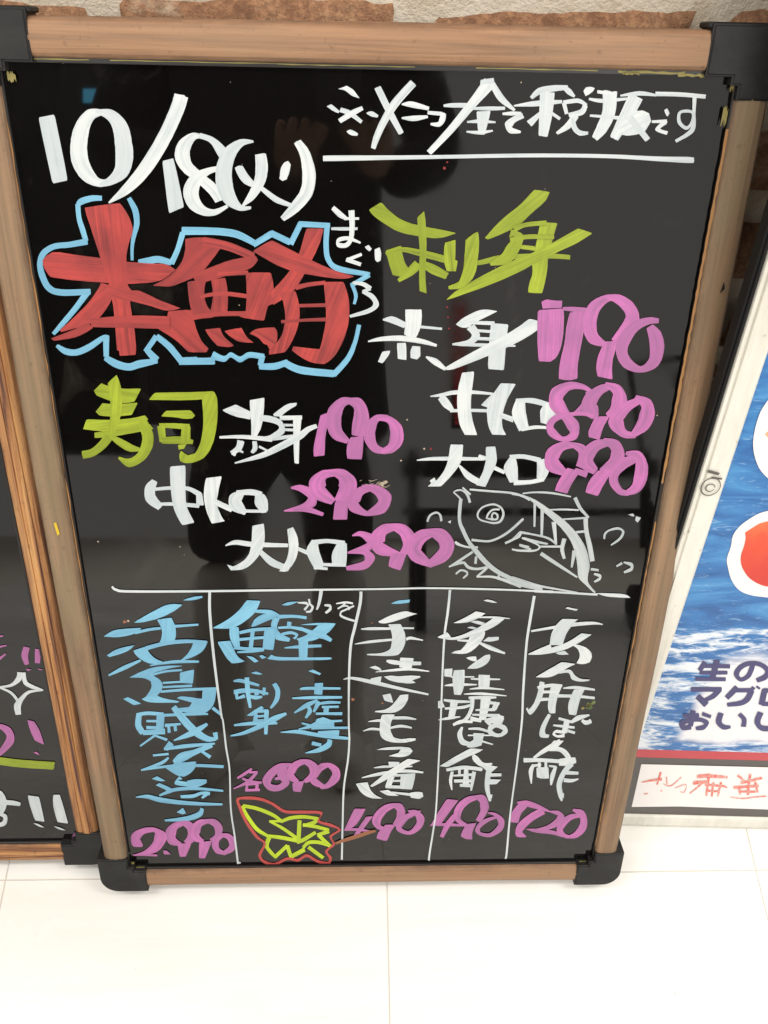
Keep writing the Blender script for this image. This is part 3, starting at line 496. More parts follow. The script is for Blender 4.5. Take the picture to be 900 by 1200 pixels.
course_kanji|green handwritten kanji with open box|green|p-1897 5769,-1842 5835,-1591 5841,-1340 5853,-1322 5805,-1451 5773,-1662 5768;p-1441 5795,-1398 5830,-1332 5848,-1307 5788,-1321 5577,-1363 5396,-1432 5249,-1529 5184,-1631 5167,-1680 5192,-1683 5248,-1662 5294,-1608 5248,-1539 5267,-1477 5378,-1441 5576;p-1806 5618,-1760 5671,-1548 5678,-1511 5629,-1538 5600,-1612 5596,-1692 5613;w-1831 5534 -3 -20,-1700 5530 -3 -25,-1569 5521 -4 -27;w-1815 5529 -33 -4,-1813 5376 -30 -4;w-1820 5390 -2 -31,-1662 5395 -5 -36,-1551 5377 -4 -20;w-1598 5530 -38 2,-1617 5377 -43 2;p-1683 5349,-1607 5359,-1636 5313,-1683 5303
item_kanji|white handwritten kanji|white|p-1275 5683,-1152 5733,-1089 5698,-1025 5667,-1037 5593,-1151 5617,-1231 5648;p-1036 5772,-904 5799,-915 5668,-945 5507,-992 5431,-1036 5435,-1028 5596;w-954 5611 -4 -26,-855 5597 -8 -29,-782 5562 -19 -18,-768 5490 -25 17,-862 5426 -8 22,-929 5417 -1 16;w-1315 5424 0 -11,-1112 5430 -2 -18,-854 5405 -3 -22;w-1130 5389 -31 10,-1155 5315 -21 19,-1221 5269 -9 17;w-1186 5297 -17 7,-1205 5247 -17 7;w-1160 5302 -7 -13,-1116 5277 -4 -8;w-1011 5384 -20 -1,-1010 5316 -21 5,-1039 5273 -12 9
item_kanji|white handwritten kanji with long diagonal|white|p-837 5642,-719 5740,-628 5752,-634 5723,-721 5669,-772 5621,-829 5624;w-781 5607 0 -21,-587 5613 0 -20;p-664 5625,-587 5631,-612 5419,-625 5167,-663 5173,-667 5345;w-758 5541 0 -13,-662 5541 0 -11;w-776 5499 -1 -13,-663 5495 -1 -13;w-871 5403 1 -13,-762 5422 2 -18,-653 5440 1 -13;w-459 5535 -7 18,-535 5501 -12 22,-611 5437 -15 28,-782 5336 -13 29,-953 5248 -7 24,-1196 5172 -1 7;w-973 5335 -5 -10,-860 5271 -4 -8
price_digit|pink handwritten 1|pink|p-425 5636,-345 5666,-359 5565,-385 5438,-393 5251,-489 5239,-493 5328,-460 5474
price_digit|pink handwritten 9|pink|w-127 5775 -3 21,-226 5761 -20 38,-295 5672 -57 27,-309 5565 -65 -7,-277 5457 -44 -37,-184 5388 -13 -21;w-209 5775 -3 -17,-107 5753 -31 -41,-69 5656 -64 -11,-76 5549 -69 14,-105 5440 -48 15;p-159 5430,-42 5437,-57 5215,-189 5218,-201 5292,-184 5385
price_digit|pink handwritten 0|pink|w169 5631 -2 11,73 5612 -16 28,16 5531 -46 18,9 5422 -49 -12,61 5321 -23 -32,163 5291 -6 -25;w73 5607 -1 -18,173 5600 -13 -29,239 5514 -51 -21,245 5405 -59 17,197 5322 -27 36,112 5290 -7 21
item_kanji|white handwritten kanji|white|w-1924 4993 -21 16,-1972 4919 -45 11,-1977 4815 -46 -26,-1899 4722 -24 -26;w-1932 4908 -1 -16,-1799 4920 -1 -18,-1635 4916 -6 -20,-1528 4851 -13 -25;w-1537 4863 -27 -3,-1536 4746 -35 -4;w-1906 4757 -2 -16,-1752 4757 -2 -19,-1546 4739 -3 -21;p-1775 5136,-1636 5148,-1657 4897,-1667 4734,-1602 4563,-1719 4536,-1779 4686,-1793 4874
item_kana|white handwritten kana|white|p-1463 5024,-1320 5041,-1360 4898,-1390 4758,-1347 4616,-1322 4580,-1446 4554,-1488 4687,-1501 4851;w-1403 4782 -12 -26,-1248 4700 -12 -26
item_kana|white handwritten square kana|white|w-1145 4876 -15 21,-1210 4817 -50 30,-1210 4747 -54 -40,-1125 4664 -14 -18;w-1196 4876 -1 -23,-1062 4881 -3 -30,-970 4858 -7 -27;w-991 4853 -41 -12,-976 4771 -58 -22,-947 4677 -26 -12;w-1155 4688 -1 -17,-936 4684 -1 -14
price_digit|pink handwritten 2|pink|w-703 4928 -1 -9,-617 4924 -10 -33,-525 4866 -32 -30,-516 4784 -39 26,-601 4725 -9 34,-773 4689 -1 7;w-773 4689 0 -6,-580 4708 -3 -28,-413 4652 -5 -18
price_digit|pink handwritten 9|pink|w-275 5074 -2 23,-398 5063 -18 41,-461 4971 -76 21,-442 4878 -52 -51,-318 4785 -18 -29;w-367 5097 -4 -15,-244 5063 -27 -49,-186 4972 -82 -23,-203 4879 -62 42,-286 4785 -22 25;p-303 4785,-182 4809,-190 4599,-325 4599
price_digit|pink handwritten 0|pink|w57 4931 -5 23,-57 4903 -18 37,-123 4821 -52 29,-130 4738 -43 -33,-34 4671 -9 -29,50 4662 -1 -19;w-58 4944 -3 -16,67 4915 -17 -42,152 4833 -61 -22,123 4727 -42 45,8 4662 -11 26
item_kanji|white handwritten kanji|white|w-1332 4320 1 -6,-1237 4354 -1 -25,-1068 4332 -3 -27,-749 4322 -1 -20;p-1073 4532,-963 4557,-959 4399,-985 4275,-1066 4150,-1168 4054,-1298 4044,-1333 4112,-1274 4089,-1163 4150,-1092 4275;w-1018 4263 -15 -18,-905 4137 -19 -34,-746 4061 -11 -28
item_kana|white handwritten kana|white|p-750 4497,-694 4521,-646 4399,-655 4225,-712 4099,-780 4028,-844 4036,-765 4150,-735 4300;w-658 4288 -7 -18,-558 4238 -8 -21
item_kana|white handwritten square kana|white|w-491 4375 -31 9,-517 4263 -59 -12,-453 4074 -46 -22;w-524 4350 2 -29,-374 4370 0 -22,-214 4345 -3 -27;w-235 4350 -41 12,-263 4225 -70 12,-268 4099 -65 3;w-507 4079 -2 -18,-377 4063 -1 -15;w-463 4112 -1 -18,-203 4104 0 -18
price_digit|pink handwritten 3|pink|w-143 4429 1 -7,-64 4449 -5 -29,32 4387 -44 -25,1 4301 -19 37,-186 4241 -2 10;w-186 4241 1 -7,-41 4256 -6 -32,24 4188 -50 -5,-29 4104 -17 42,-199 4069 -3 23
price_digit|pink handwritten 9|pink|w318 4528 -4 24,159 4498 -24 49,93 4388 -71 19,120 4288 -32 -58,316 4221 -5 -22;w179 4542 -4 -16,319 4498 -27 -51,393 4388 -63 -22,379 4288 -45 27,327 4231 -18 22;p229 4238,376 4231,321 4043,206 4089,205 4137
price_digit|pink handwritten 0|pink|w651 4474 -9 28,514 4425 -35 58,439 4313 -73 25,468 4213 -47 -51,603 4112 -15 -28;w544 4484 -4 -19,685 4437 -33 -61,754 4326 -70 -9,718 4213 -48 51,582 4104 -18 30
menu_line|white line between the two halves of the menu|white|w-2440 3867 -9 -10,-2408 3830 -5 -14,-2272 3810 -2 -14,-1530 3812 -1 -13,-907 3821 0 -12,150 3834 0 -10,582 3843 0 -10,1083 3833 1 -11,1587 3812 1 -11,2268 3766 1 -13;p2248 3785,2546 3776,2605 3726,2356 3739
menu_line|white column line|white|w-1516 3807 -13 0,-1533 3539 -14 -1,-1530 2988 -13 -2,-1506 2301 -11 -2,-1492 2186 -9 -2,-1483 1826 -10 -2,-1466 1502 -9 -1,-1487 928 -9 -1,-1470 499 -10 -2,-1457 39 -11 -2;w-1465 68 -3 -14,-1427 53 -3 -14
menu_line|white column line|white|w-57 3805 -14 1,-64 3666 -14 3,-113 3391 -14 4,-155 3152 -13 2,-171 2719 -11 0,-173 2174 -9 0,-167 1914 -10 0,-182 1623 -10 2,-226 1221 -10 1,-241 670 -10 1,-251 88 -11 1
menu_line|white column line|white|w810 3823 -12 1,802 3563 -12 2,785 3295 -11 1,787 2867 -10 1,802 2166 -9 1,807 1661 -9 1,813 894 -9 1,798 572 -10 2,771 183 -11 3,767 56 -12 2
menu_line|white column line|white|w1644 3752 -14 3,1630 3458 -14 3,1623 3144 -12 1,1645 2562 -12 1,1669 2158 -11 1,1671 1577 -10 2,1663 802 -10 2,1674 210 -12 2,1671 68 -11 2
item_bullet|light blue dash|blue|p-1783 3706,-1691 3747,-1594 3758,-1586 3738,-1680 3705
item_kanji|light blue handwritten kanji|blue|p-2280 3448,-2119 3557,-1923 3673,-1787 3656,-1884 3573,-2043 3490,-2214 3443;p-2596 3279,-2486 3367,-2213 3385,-2255 3320,-2442 3266;w-2282 3324 1 -17,-2139 3363 1 -17,-2026 3379 0 -15;w-1886 3401 -1 -17,-1655 3421 0 -12;p-2051 3481,-1911 3506,-1878 3404,-1882 3284,-1918 3189,-2075 3164,-2023 3268,-2013 3371;p-2591 3052,-2486 3131,-2298 3179,-2378 3095,-2569 3029;w-2604 2800 3 -10,-2444 2891 6 -24,-2263 2988 3 -13;w-2190 3138 3 -25,-2002 3195 1 -24,-1803 3220 -1 -23,-1593 3210 -2 -17;p-2322 3112,-2181 3164,-2178 3094,-2119 3005,-2042 2969,-2069 2938,-2196 2944,-2300 3033;w-2178 2917 0 -7,-1939 2960 -1 -20,-1686 2962 -1 -14;p-1719 3218,-1576 3217,-1630 3091,-1735 3021,-1882 2965,-1789 3057,-1739 3145
item_kanji|light blue handwritten kanji|blue|p-2408 2765,-2203 2881,-2029 2916,-1844 2911,-2033 2871,-2182 2805,-2089 2735,-2069 2644,-2121 2551,-2200 2487,-2296 2469,-2186 2626,-2191 2718,-2258 2764;w-2184 2791 1 -12,-2036 2840 1 -14,-1863 2857 0 -13;p-1887 2825,-1740 2864,-1769 2682,-1898 2694;w-2071 2695 -1 -13,-1875 2708 0 -13;w-2076 2640 -1 -13,-1779 2656 -1 -17;w-2104 2581 -1 -15,-1841 2605 -1 -18,-1532 2618 -1 -17;p-1674 2604,-1529 2618,-1562 2435,-1613 2340,-1691 2280,-1808 2289,-1967 2324,-1934 2366,-1830 2376,-1796 2437,-1952 2494,-1891 2527,-1690 2483;p-2309 2487,-2178 2561,-2097 2495,-1926 2456,-1943 2434,-2191 2436,-2262 2450;p-2497 2489,-2444 2513,-2315 2426,-2398 2407;w-1589 2363 -12 -18,-1500 2267 -10 -15
item_kanji|light blue handwritten kanji|blue|w-2356 2280 -29 3,-2380 2136 -33 -8,-2343 2028 -30 -22;w-2382 2280 0 -21,-2263 2298 -2 -25,-2103 2283 -3 -23;w-2133 2278 -41 4,-2166 2056 -38 4;w-2289 2193 -2 -17,-2171 2192 -2 -17;w-2298 2106 -2 -23,-2179 2105 -2 -19;w-2342 2034 -2 -33,-2110 2051 -2 -39;w-2220 1998 -6 13,-2392 1849 -4 10;w-2220 1994 -5 -13,-2099 1933 -7 -19;w-2134 2268 -1 -19,-1868 2281 -1 -19,-1643 2283 -1 -13;w-1991 2381 -25 -23,-1890 2189 -33 -34,-1784 2033 -28 -41,-1671 1943 -12 -38,-1578 1942 -1 -22;w-1579 1932 19 5,-1587 2031 25 6;w-1660 2149 -7 17,-1814 2033 -11 39,-2028 1925 -2 9;w-2102 2133 -1 -23,-1938 2151 0 -15;w-2065 2133 -16 -2,-2067 2032 -16 -2;w-1998 2142 -16 -2,-1998 2054 -16 -2
item_kanji|light blue handwritten kanji|blue|w-2058 1890 -23 29,-2125 1800 -17 21;w-2143 1806 0 -17,-1899 1846 0 -28,-1599 1877 0 -13;w-1633 1858 -8 33,-1809 1764 -8 36,-1960 1690 -16 59,-2056 1615 -11 28;w-1759 1781 -8 -14,-1661 1687 -13 -23;w-2268 1717 0 -15,-2102 1737 0 -17;w-2106 1685 -6 12,-2195 1606 -5 22,-2416 1506 -2 12;w-2416 1506 0 -9,-2118 1561 -1 -20,-1824 1569 -2 -22,-1529 1548 -2 -22;p-2156 1540,-2032 1615,-1934 1614,-1819 1630,-1826 1547,-1882 1460,-1968 1405,-2048 1428
item_kanji|light blue handwritten kanji|blue|p-2318 1381,-2254 1420,-2170 1352,-2221 1337;p-2283 1286,-2239 1319,-2115 1239,-2100 1182,-2224 1132,-2168 1201,-2213 1240;w-2257 1132 3 -15,-2084 1216 1 -27,-1851 1231 -2 -23,-1555 1193 -2 -16;w-2002 1394 -16 23,-2054 1328 -21 -28,-1928 1293 -7 -33;p-1940 1349,-1839 1375,-1725 1364,-1726 1313,-1833 1244,-1940 1248;w-2026 1113 -1 -23,-1893 1118 1 -27,-1790 1162 1 -23,-1704 1154 -3 -27;w-1723 1166 -15 26,-1795 1087 -7 12;w-2516 1113 -1 -7,-2391 1118 -5 -29,-2263 1070 -8 -36,-2051 1026 -5 -32,-1802 999 -3 -25,-1576 989 -1 -16
item_kana|light blue handwritten kana|blue|p-2092 876,-2016 944,-1988 858,-2033 842;w-1804 932 -18 12,-1839 844 -14 35,-1988 775 -2 37,-2233 751 0 14
price_digit|pink handwritten 2|pink|w-2525 351 7 15,-2585 401 51 46,-2583 498 42 -38,-2488 588 7 -45,-2359 603 -11 -34,-2304 506 -72 -8,-2367 348 -37 54,-2499 240 -7 39,-2642 200 0 7;w-2649 208 -1 -10,-2374 195 -2 -17;p-2297 273,-2258 273,-2215 210,-2295 211
price_digit|pink handwritten 9|pink|w-1993 709 -2 23,-2115 671 -16 47,-2183 564 -56 21,-2180 431 -43 -43,-2091 368 -12 -29;w-2077 725 -5 -16,-1979 680 -29 -48,-1940 572 -53 -11,-1972 452 -36 36,-2037 392 -12 30;p-2124 381,-1965 391,-2047 170,-2117 166,-2125 270
price_digit|pink handwritten 9|pink|w-1720 736 -1 23,-1841 707 -16 48,-1907 596 -55 26,-1910 475 -42 -39,-1829 413 -9 -22;w-1804 749 -4 -16,-1688 711 -22 -48,-1643 615 -46 -13,-1668 495 -25 24,-1742 423 -13 30;p-1881 401,-1728 423,-1832 136,-1901 142
price_digit|pink handwritten 0|pink|w-1582 511 -4 15,-1662 459 -20 31,-1698 361 -40 1,-1675 262 -26 -36,-1600 216 -9 -25;w-1650 519 -3 -17,-1548 493 -16 -39,-1502 407 -41 -17,-1517 297 -29 33,-1618 212 -10 27
item_bullet|light blue dash|blue|p-830 3651,-767 3686,-661 3691,-769 3638
item_kanji|light blue handwritten kanji|blue|p-1521 3377,-1369 3473,-1243 3589,-1166 3708,-1032 3699,-1082 3571,-1176 3472,-1284 3391,-1375 3366;w-1104 3580 -2 -16,-949 3567 -5 -25,-864 3525 -6 -17;p-1138 3394,-1101 3490,-1009 3553,-868 3543,-892 3498,-983 3463,-1105 3394;p-1352 3382,-1262 3391,-1263 3244,-1262 3128,-1321 3142,-1359 3263;w-1258 3321 2 -18,-1107 3357 1 -20,-912 3368 0 -20;w-1126 3335 -19 3,-1155 3135 -21 3;w-1263 3240 0 -18,-1006 3265 0 -17;p-1010 3357,-894 3368,-929 3108,-1039 3122;w-1321 3142 -3 -22,-1224 3128 -2 -19,-1024 3116 -2 -21;w-1290 3083 0 -11,-1150 3094 0 -17,-1035 3108 1 -15;p-1483 3211,-1354 3226,-1329 3132,-1290 3019,-1221 2971,-1271 2952,-1356 2943,-1412 3020;p-1206 3037,-1138 3028,-1083 2970,-1126 2953;p-1077 3037,-1046 3050,-1001 3017,-1048 2999;w-869 3507 0 -23,-713 3512 -1 -18,-591 3494 -2 -18;w-885 3498 -31 11,-914 3390 -30 -1,-885 3279 -26 -35,-766 3227 -7 -21;w-874 3375 0 -13,-747 3380 -1 -16,-635 3356 -4 -22;w-842 3298 1 -15,-749 3316 -1 -18,-692 3288 -14 -8,-721 3242 -11 10;w-760 3447 -21 3,-769 3371 -21 3;p-656 3411,-476 3436,-302 3428,-357 3333,-448 3259,-540 3209,-676 3212,-698 3241,-599 3278,-476 3406;w-657 3370 -6 -17,-508 3296 -9 -30,-418 3268 -10 -31,-349 3218 -9 -18;w-818 3130 0 -7,-662 3144 0 -21,-450 3154 0 -17;w-628 3213 -48 1,-636 2987 -41 1;p-998 2995,-954 3048,-910 3017,-666 3012,-352 3010,-347 2986,-421 2976,-667 2974,-927 2975
small_kana|small white reading beside the blue kanji|white|w-672 3673 -1 -7,-591 3668 -3 -14,-576 3641 -8 -6;w-563 3716 -9 -2,-554 3659 -9 -5,-529 3623 -12 -1,-551 3573 -7 11,-593 3566 -1 11;w-554 3668 -6 6,-610 3588 -9 9;w-441 3817 -17 4,-463 3676 -14 4,-488 3591 -8 3;w-411 3644 -1 -11,-362 3637 -8 -13,-358 3596 -12 8,-403 3551 -7 10;w-298 3662 1 -7,-206 3676 0 -12,-135 3665 -1 -11;w-194 3686 -5 6,-236 3637 -6 8,-283 3601 -4 8;w-262 3619 1 -7,-206 3637 0 -11,-173 3615 -7 -7,-173 3587 -7 0;w-123 3636 -4 10,-206 3590 -4 10,-248 3565 -7 7,-254 3522 -8 -8,-199 3487 -4 -12,-110 3454 -3 -11
item_bullet|light blue dash|blue|p-1172 2818,-1117 2838,-1050 2804,-1089 2791
item_kanji|light blue handwritten kanji|blue|w-1350 2714 0 -12,-1270 2718 -4 -23,-1095 2658 -4 -15;w-1356 2571 2 -29,-1246 2590 0 -30,-1122 2583 -3 -24,-1006 2548 -3 -16;w-1332 2580 -16 -2,-1330 2481 -14 -2;w-1128 2609 -16 -2,-1124 2529 -22 -3;w-1042 2628 -15 2,-1054 2529 -15 2;w-1233 2530 -3 -14,-1141 2499 -3 -26,-1070 2509 1 -14;w-1249 2520 -5 25,-1337 2485 -2 11;w-1214 2760 -23 -2,-1213 2560 -23 -3,-1198 2363 -13 -3
item_kana|light blue handwritten kana|blue|w-939 2680 -21 -13,-906 2587 -25 -4,-923 2468 -21 11,-987 2357 -9 8
item_kanji|light blue handwritten kanji|blue|p-1243 2261,-1140 2348,-1080 2390,-1057 2358,-1185 2252;w-1142 2318 -16 2,-1157 2174 -24 2;w-1158 2318 -1 -22,-1015 2321 -1 -22;w-1145 2246 0 -16,-1042 2255 0 -16;w-1148 2184 0 -21,-1029 2189 0 -23;w-1031 2327 -24 1,-1053 2002 -18 1;w-1381 2130 0 -14,-1189 2153 0 -25,-927 2155 0 -17;w-827 2284 -5 17,-964 2209 -12 37,-1112 2111 -9 30,-1292 2019 -4 22,-1425 1984 -1 10
item_bullet|light blue dash|blue|p-586 2840,-539 2859,-455 2810,-471 2787,-525 2811
item_kanji|light blue handwritten kanji|blue|w-677 2604 1 -8,-606 2617 0 -20,-259 2613 0 -14;p-524 2684,-436 2689,-448 2530,-532 2539;w-758 2488 0 -10,-546 2495 0 -22,-244 2497 0 -16
item_kanji|light blue handwritten kanji|blue|w-499 2458 -5 15,-611 2394 -11 27,-743 2294 -4 9;w-598 2384 -18 -8,-581 2313 -22 6,-627 2223 -9 8;w-483 2444 -24 16,-541 2302 -11 7;w-516 2410 1 -14,-389 2429 1 -20,-260 2428 0 -14;w-453 2369 0 -16,-279 2372 0 -16;w-405 2383 -27 3,-414 2271 -27 3;w-518 2280 0 -16,-244 2279 0 -21
item_kanji|light blue handwritten kanji|blue|w-667 2153 -3 -12,-552 2110 -4 -18;w-705 2070 1 -8,-584 2106 6 -21,-487 2178 7 -16;p-511 2210,-439 2234,-327 2177,-325 2087,-553 2081;w-391 2175 0 -17,-244 2182 0 -15;w-569 2085 0 -19,-183 2086 0 -17;p-502 2043,-272 2057,-280 1961,-490 1975;w-894 2030 0 -6,-714 2036 -2 -27,-554 2001 -4 -27,-393 1968 -3 -27,-180 1938 -1 -19
item_kana|light blue handwritten kana|blue|w-565 1874 -5 -27,-468 1847 -4 -23;w-374 1923 -26 10,-391 1851 -21 30,-493 1777 -8 31,-640 1737 -1 6
price_kanji|pink handwritten kanji|pink|w-1224 1517 -7 14,-1307 1443 -8 19,-1389 1381 -4 12;w-1256 1464 0 -15,-1166 1467 0 -18;w-1174 1463 -11 15,-1280 1324 -9 20,-1441 1224 -2 8;w-1335 1376 -5 -15,-1246 1330 -4 -20,-1128 1311 -2 -18;w-1290 1290 -13 0,-1295 1195 -17 0;w-1298 1286 0 -18,-1165 1300 0 -18;w-1178 1300 -18 1,-1186 1198 -18 1;w-1311 1200 0 -18,-1153 1207 0 -20
price_digit|pink handwritten 6|pink|w-792 1578 -2 15,-916 1542 -14 44,-1018 1443 -31 41,-1071 1332 -46 4,-1035 1242 -18 -44,-935 1236 9 -43,-857 1318 32 -23,-872 1386 7 32,-980 1365 -1 18;w-875 1552 -39 15,-903 1431 -50 -6,-865 1330 -30 -21
price_digit|pink handwritten 9|pink|w-610 1620 -3 21,-726 1584 -16 42,-798 1485 -40 30,-805 1396 -37 -27,-733 1317 -14 -23;w-708 1634 -3 -15,-603 1593 -20 -43,-547 1504 -52 -15,-573 1393 -32 35,-658 1323 -10 23;p-791 1306,-657 1338,-703 1165,-786 1179
price_digit|pink handwritten 0|pink|w-381 1558 -5 21,-480 1515 -20 41,-556 1404 -42 26,-550 1315 -28 -36,-434 1229 -9 -22;w-480 1565 -2 -15,-381 1547 -11 -34,-315 1468 -39 -24,-319 1368 -41 30,-400 1256 -16 34,-484 1223 -5 22
leaf_drawing|yellow green leaf drawing|lime|w-1366 954 -20 -15,-1307 789 -18 -15,-1215 596 -16 -22,-1091 478 -10 -20;w-1349 958 -5 -27,-1200 916 -7 -27,-1034 820 -10 -25,-927 716 -9 -18;w-927 716 0 21,-1069 714 0 17;w-1064 714 -6 -15,-923 604 -10 -20,-764 439 -12 -22;w-1108 486 -3 -24,-928 451 -5 -31,-730 389 -5 -26;w-936 707 6 -22,-832 762 3 -28,-678 779 -1 -28,-516 748 -2 -24;w-525 734 -13 25,-577 682 -8 27,-690 641 -4 23;w-689 655 -3 -26,-544 622 -5 -28,-398 564 -5 -26;w-398 547 -7 30,-529 489 -6 26;w-520 493 -15 -21,-378 294 -15 -21;w-383 314 6 26,-513 371 3 29,-635 368 -6 28,-698 283 -13 20;w-727 728 -22 2,-748 382 -24 2;w-549 533 -10 23,-686 418 -10 28,-765 370 -6 23;w-1079 461 -23 10,-1114 327 -23 -2,-1075 227 -17 -18,-1012 131 -13 -18;w-1026 139 14 -22,-876 328 12 -20;w-880 328 -22 -10,-837 128 -20 -10;w-850 135 10 -29,-681 257 11 -33;w-636 299 -13 -24,-468 116 -13 -24
leaf_outline|red outline around the leaf drawing|coral|c-1402 1058 14 -12,-1309 1080 -1 -23,-1159 1062 -5 -22,-1028 991 -8 -19,-913 882 -8 -21,-829 857 -2 -23,-642 854 -1 -24,-481 835 -11 -19,-512 710 -12 -13,-372 643 -7 -22,-277 569 -16 1,-377 467 -14 8,-343 338 -15 6,-428 228 -15 6,-385 114 -18 -3,-412 26 -4 25,-535 62 6 21,-657 157 1 25,-764 84 -2 25,-886 111 -2 22,-1030 20 -1 25,-1152 65 10 21,-1199 179 17 -1,-1135 364 14 3,-1220 476 14 15,-1328 718 15 12,-1384 931 16 8
item_bullet|light blue dash|blue|p239 3664,309 3701,425 3708,415 3672,310 3655
item_kanji|white handwritten kanji|white|p118 3452,257 3534,379 3577,436 3556,504 3540,426 3515,293 3452,180 3422,129 3432;w-51 3358 0 -6,46 3363 0 -18,238 3363 0 -14;w363 3369 0 -12,474 3367 0 -10;w-114 3175 1 -4,36 3203 2 -17,264 3229 1 -14;w401 3230 5 -16,447 3248 0 -18,571 3219 -1 -6;p215 3415,339 3420,381 3334,399 3223,376 3110,327 3039,235 3020,10 3038,9 3052,176 3061,244 3111,264 3223,250 3335
item_kanji|white handwritten kanji|white|w210 2965 -2 -13,259 2951 -3 -26,347 2936 -2 -26;p348 3006,486 2996,466 2863,340 2881;w469 2931 1 -25,562 2930 1 -22;w99 2823 0 -4,274 2845 1 -16,448 2857 0 -17,650 2829 0 -7;p34 2885,98 2904,151 2872,163 2835,110 2850;p182 2765,264 2779,334 2764,451 2778,557 2770,566 2751,477 2712,519 2682,454 2669,265 2698;p56 2744,161 2768,154 2694,42 2710;w-229 2731 0 -4,-133 2745 -1 -18,101 2684 -4 -25,338 2613 -3 -20,655 2528 -1 -12
item_kana|white handwritten kana|white|p177 2524,260 2545,291 2417,200 2448;p359 2523,447 2533,444 2450,394 2343,311 2282,203 2283,98 2296,107 2312,226 2329,308 2420
item_kana|white handwritten kana|white|w34 2168 0 -5,124 2180 1 -16,184 2180 0 -16;w280 2213 1 -20,424 2215 0 -22,540 2195 0 -8;w-21 2037 1 -5,65 2066 1 -17,175 2054 -1 -16;w259 2076 2 -14,379 2103 1 -20,497 2078 -1 -12;p177 2263,315 2262,286 2197,270 2135,270 2025,311 1945,385 1917,482 1936,543 1930,547 1903,435 1867,288 1872,189 1922,151 2010,158 2167
item_kana|white handwritten kana|white|p125 1773,228 1810,388 1816,487 1799,520 1750,478 1685,392 1660,256 1682,366 1727,389 1776,254 1769
item_kanji|white handwritten kanji|white|w104 1514 1 -7,197 1527 1 -17,296 1530 1 -15;w433 1527 1 -15,523 1529 1 -10;p257 1602,382 1596,371 1530,272 1519;w-28 1369 1 -7,136 1415 4 -23,323 1455 2 -22,498 1461 0 -22,645 1438 0 -12;w300 1388 -30 14,260 1219 -30 15;w299 1397 1 -18,556 1409 1 -20;w301 1317 1 -15,452 1322 1 -15;w238 1233 0 -22,506 1219 0 -24;p399 1412,562 1419,532 1186,395 1200;p473 1644,613 1613,495 1553,373 1438,226 1322,89 1232,61 1246,175 1373,297 1505;p-94 1283,35 1304,64 1187,129 1101,206 1054,79 1053,-36 1137;p172 1169,267 1185,318 1141,389 1094,256 1095;w305 1146 -1 -14,522 1109 -1 -21;p509 1139,584 1155,648 1145,660 1076,614 1042,517 1064
price_digit|pink handwritten 4|pink|p-111 903,19 901,-27 769,-110 609,-227 560;w-220 571 0 -13,-71 576 -1 -22,96 537 -1 -14;p24 777,102 782,7 607,-96 423,-135 445,-58 608
price_digit|pink handwritten 9|pink|w387 958 -4 20,260 915 -19 47,172 802 -40 41,142 695 -49 -2,182 604 -14 -30,254 594 -1 -13;w297 966 -4 -17,394 922 -29 -45,419 816 -50 -2,406 727 -40 32,350 638 -20 24;p246 649,367 647,319 566,271 391,218 394,146 432,164 532
price_digit|pink handwritten 0|pink|w640 857 -3 8,558 814 -12 33,483 762 -20 36,420 673 -33 30,403 583 -30 -15,464 527 -7 -31,543 508 -2 -22;w499 859 -1 -12,583 835 -14 -33,641 741 -43 -16,630 633 -34 29,555 529 -14 32,477 509 -3 18
item_bullet|white dash|white|p1145 3700,1181 3713,1238 3700,1285 3673,1229 3673
item_kanji|white handwritten kanji|white|p863 3432,970 3491,1078 3572,1178 3549,1128 3500,1030 3445,940 3429;w1094 3500 1 -8,1276 3499 1 -12,1425 3484 0 -5;p1265 3497,1374 3480,1285 3387,1153 3315,1042 3262,884 3218,733 3247,715 3264,809 3322,853 3256,915 3266,1060 3339,1190 3428;p1030 3440,1097 3459,1197 3421,1170 3394;p1003 3371,1056 3387,1121 3360,1094 3343;w918 3218 0 -10,1011 3209 0 -14,1068 3206 0 -14;p1061 3325,1192 3325,1191 3262,1151 3177,1077 3078,998 3042,862 3054,903 3086,960 3093,1023 3192;p1178 3203,1226 3255,1335 3258,1335 3219,1254 3195;w1145 3185 -4 -13,1259 3120 -6 -24,1414 3051 -2 -11
item_kana|white handwritten kana|white|p1018 2996,1058 3010,1122 3014,1134 2952,1085 2952;p1186 3006,1219 3035,1264 3035,1270 2977,1229 2905,1139 2854,1039 2859,1087 2920
item_kanji|white handwritten kanji|white|p805 2856,890 2863,887 2750,810 2761;w880 2755 1 -12,1120 2753 1 -9;w819 2641 1 -6,904 2649 2 -19,1022 2652 1 -18,1155 2651 1 -7;p905 2841,1016 2845,1024 2626,995 2514,923 2522,893 2746;w1086 2727 1 -10,1219 2723 1 -15,1390 2719 1 -9;p1161 2781,1283 2776,1287 2599,1174 2607;w1083 2593 1 -6,1227 2607 1 -16,1446 2584 0 -7;w1028 2527 1 -6,1209 2532 1 -18,1476 2501 0 -6
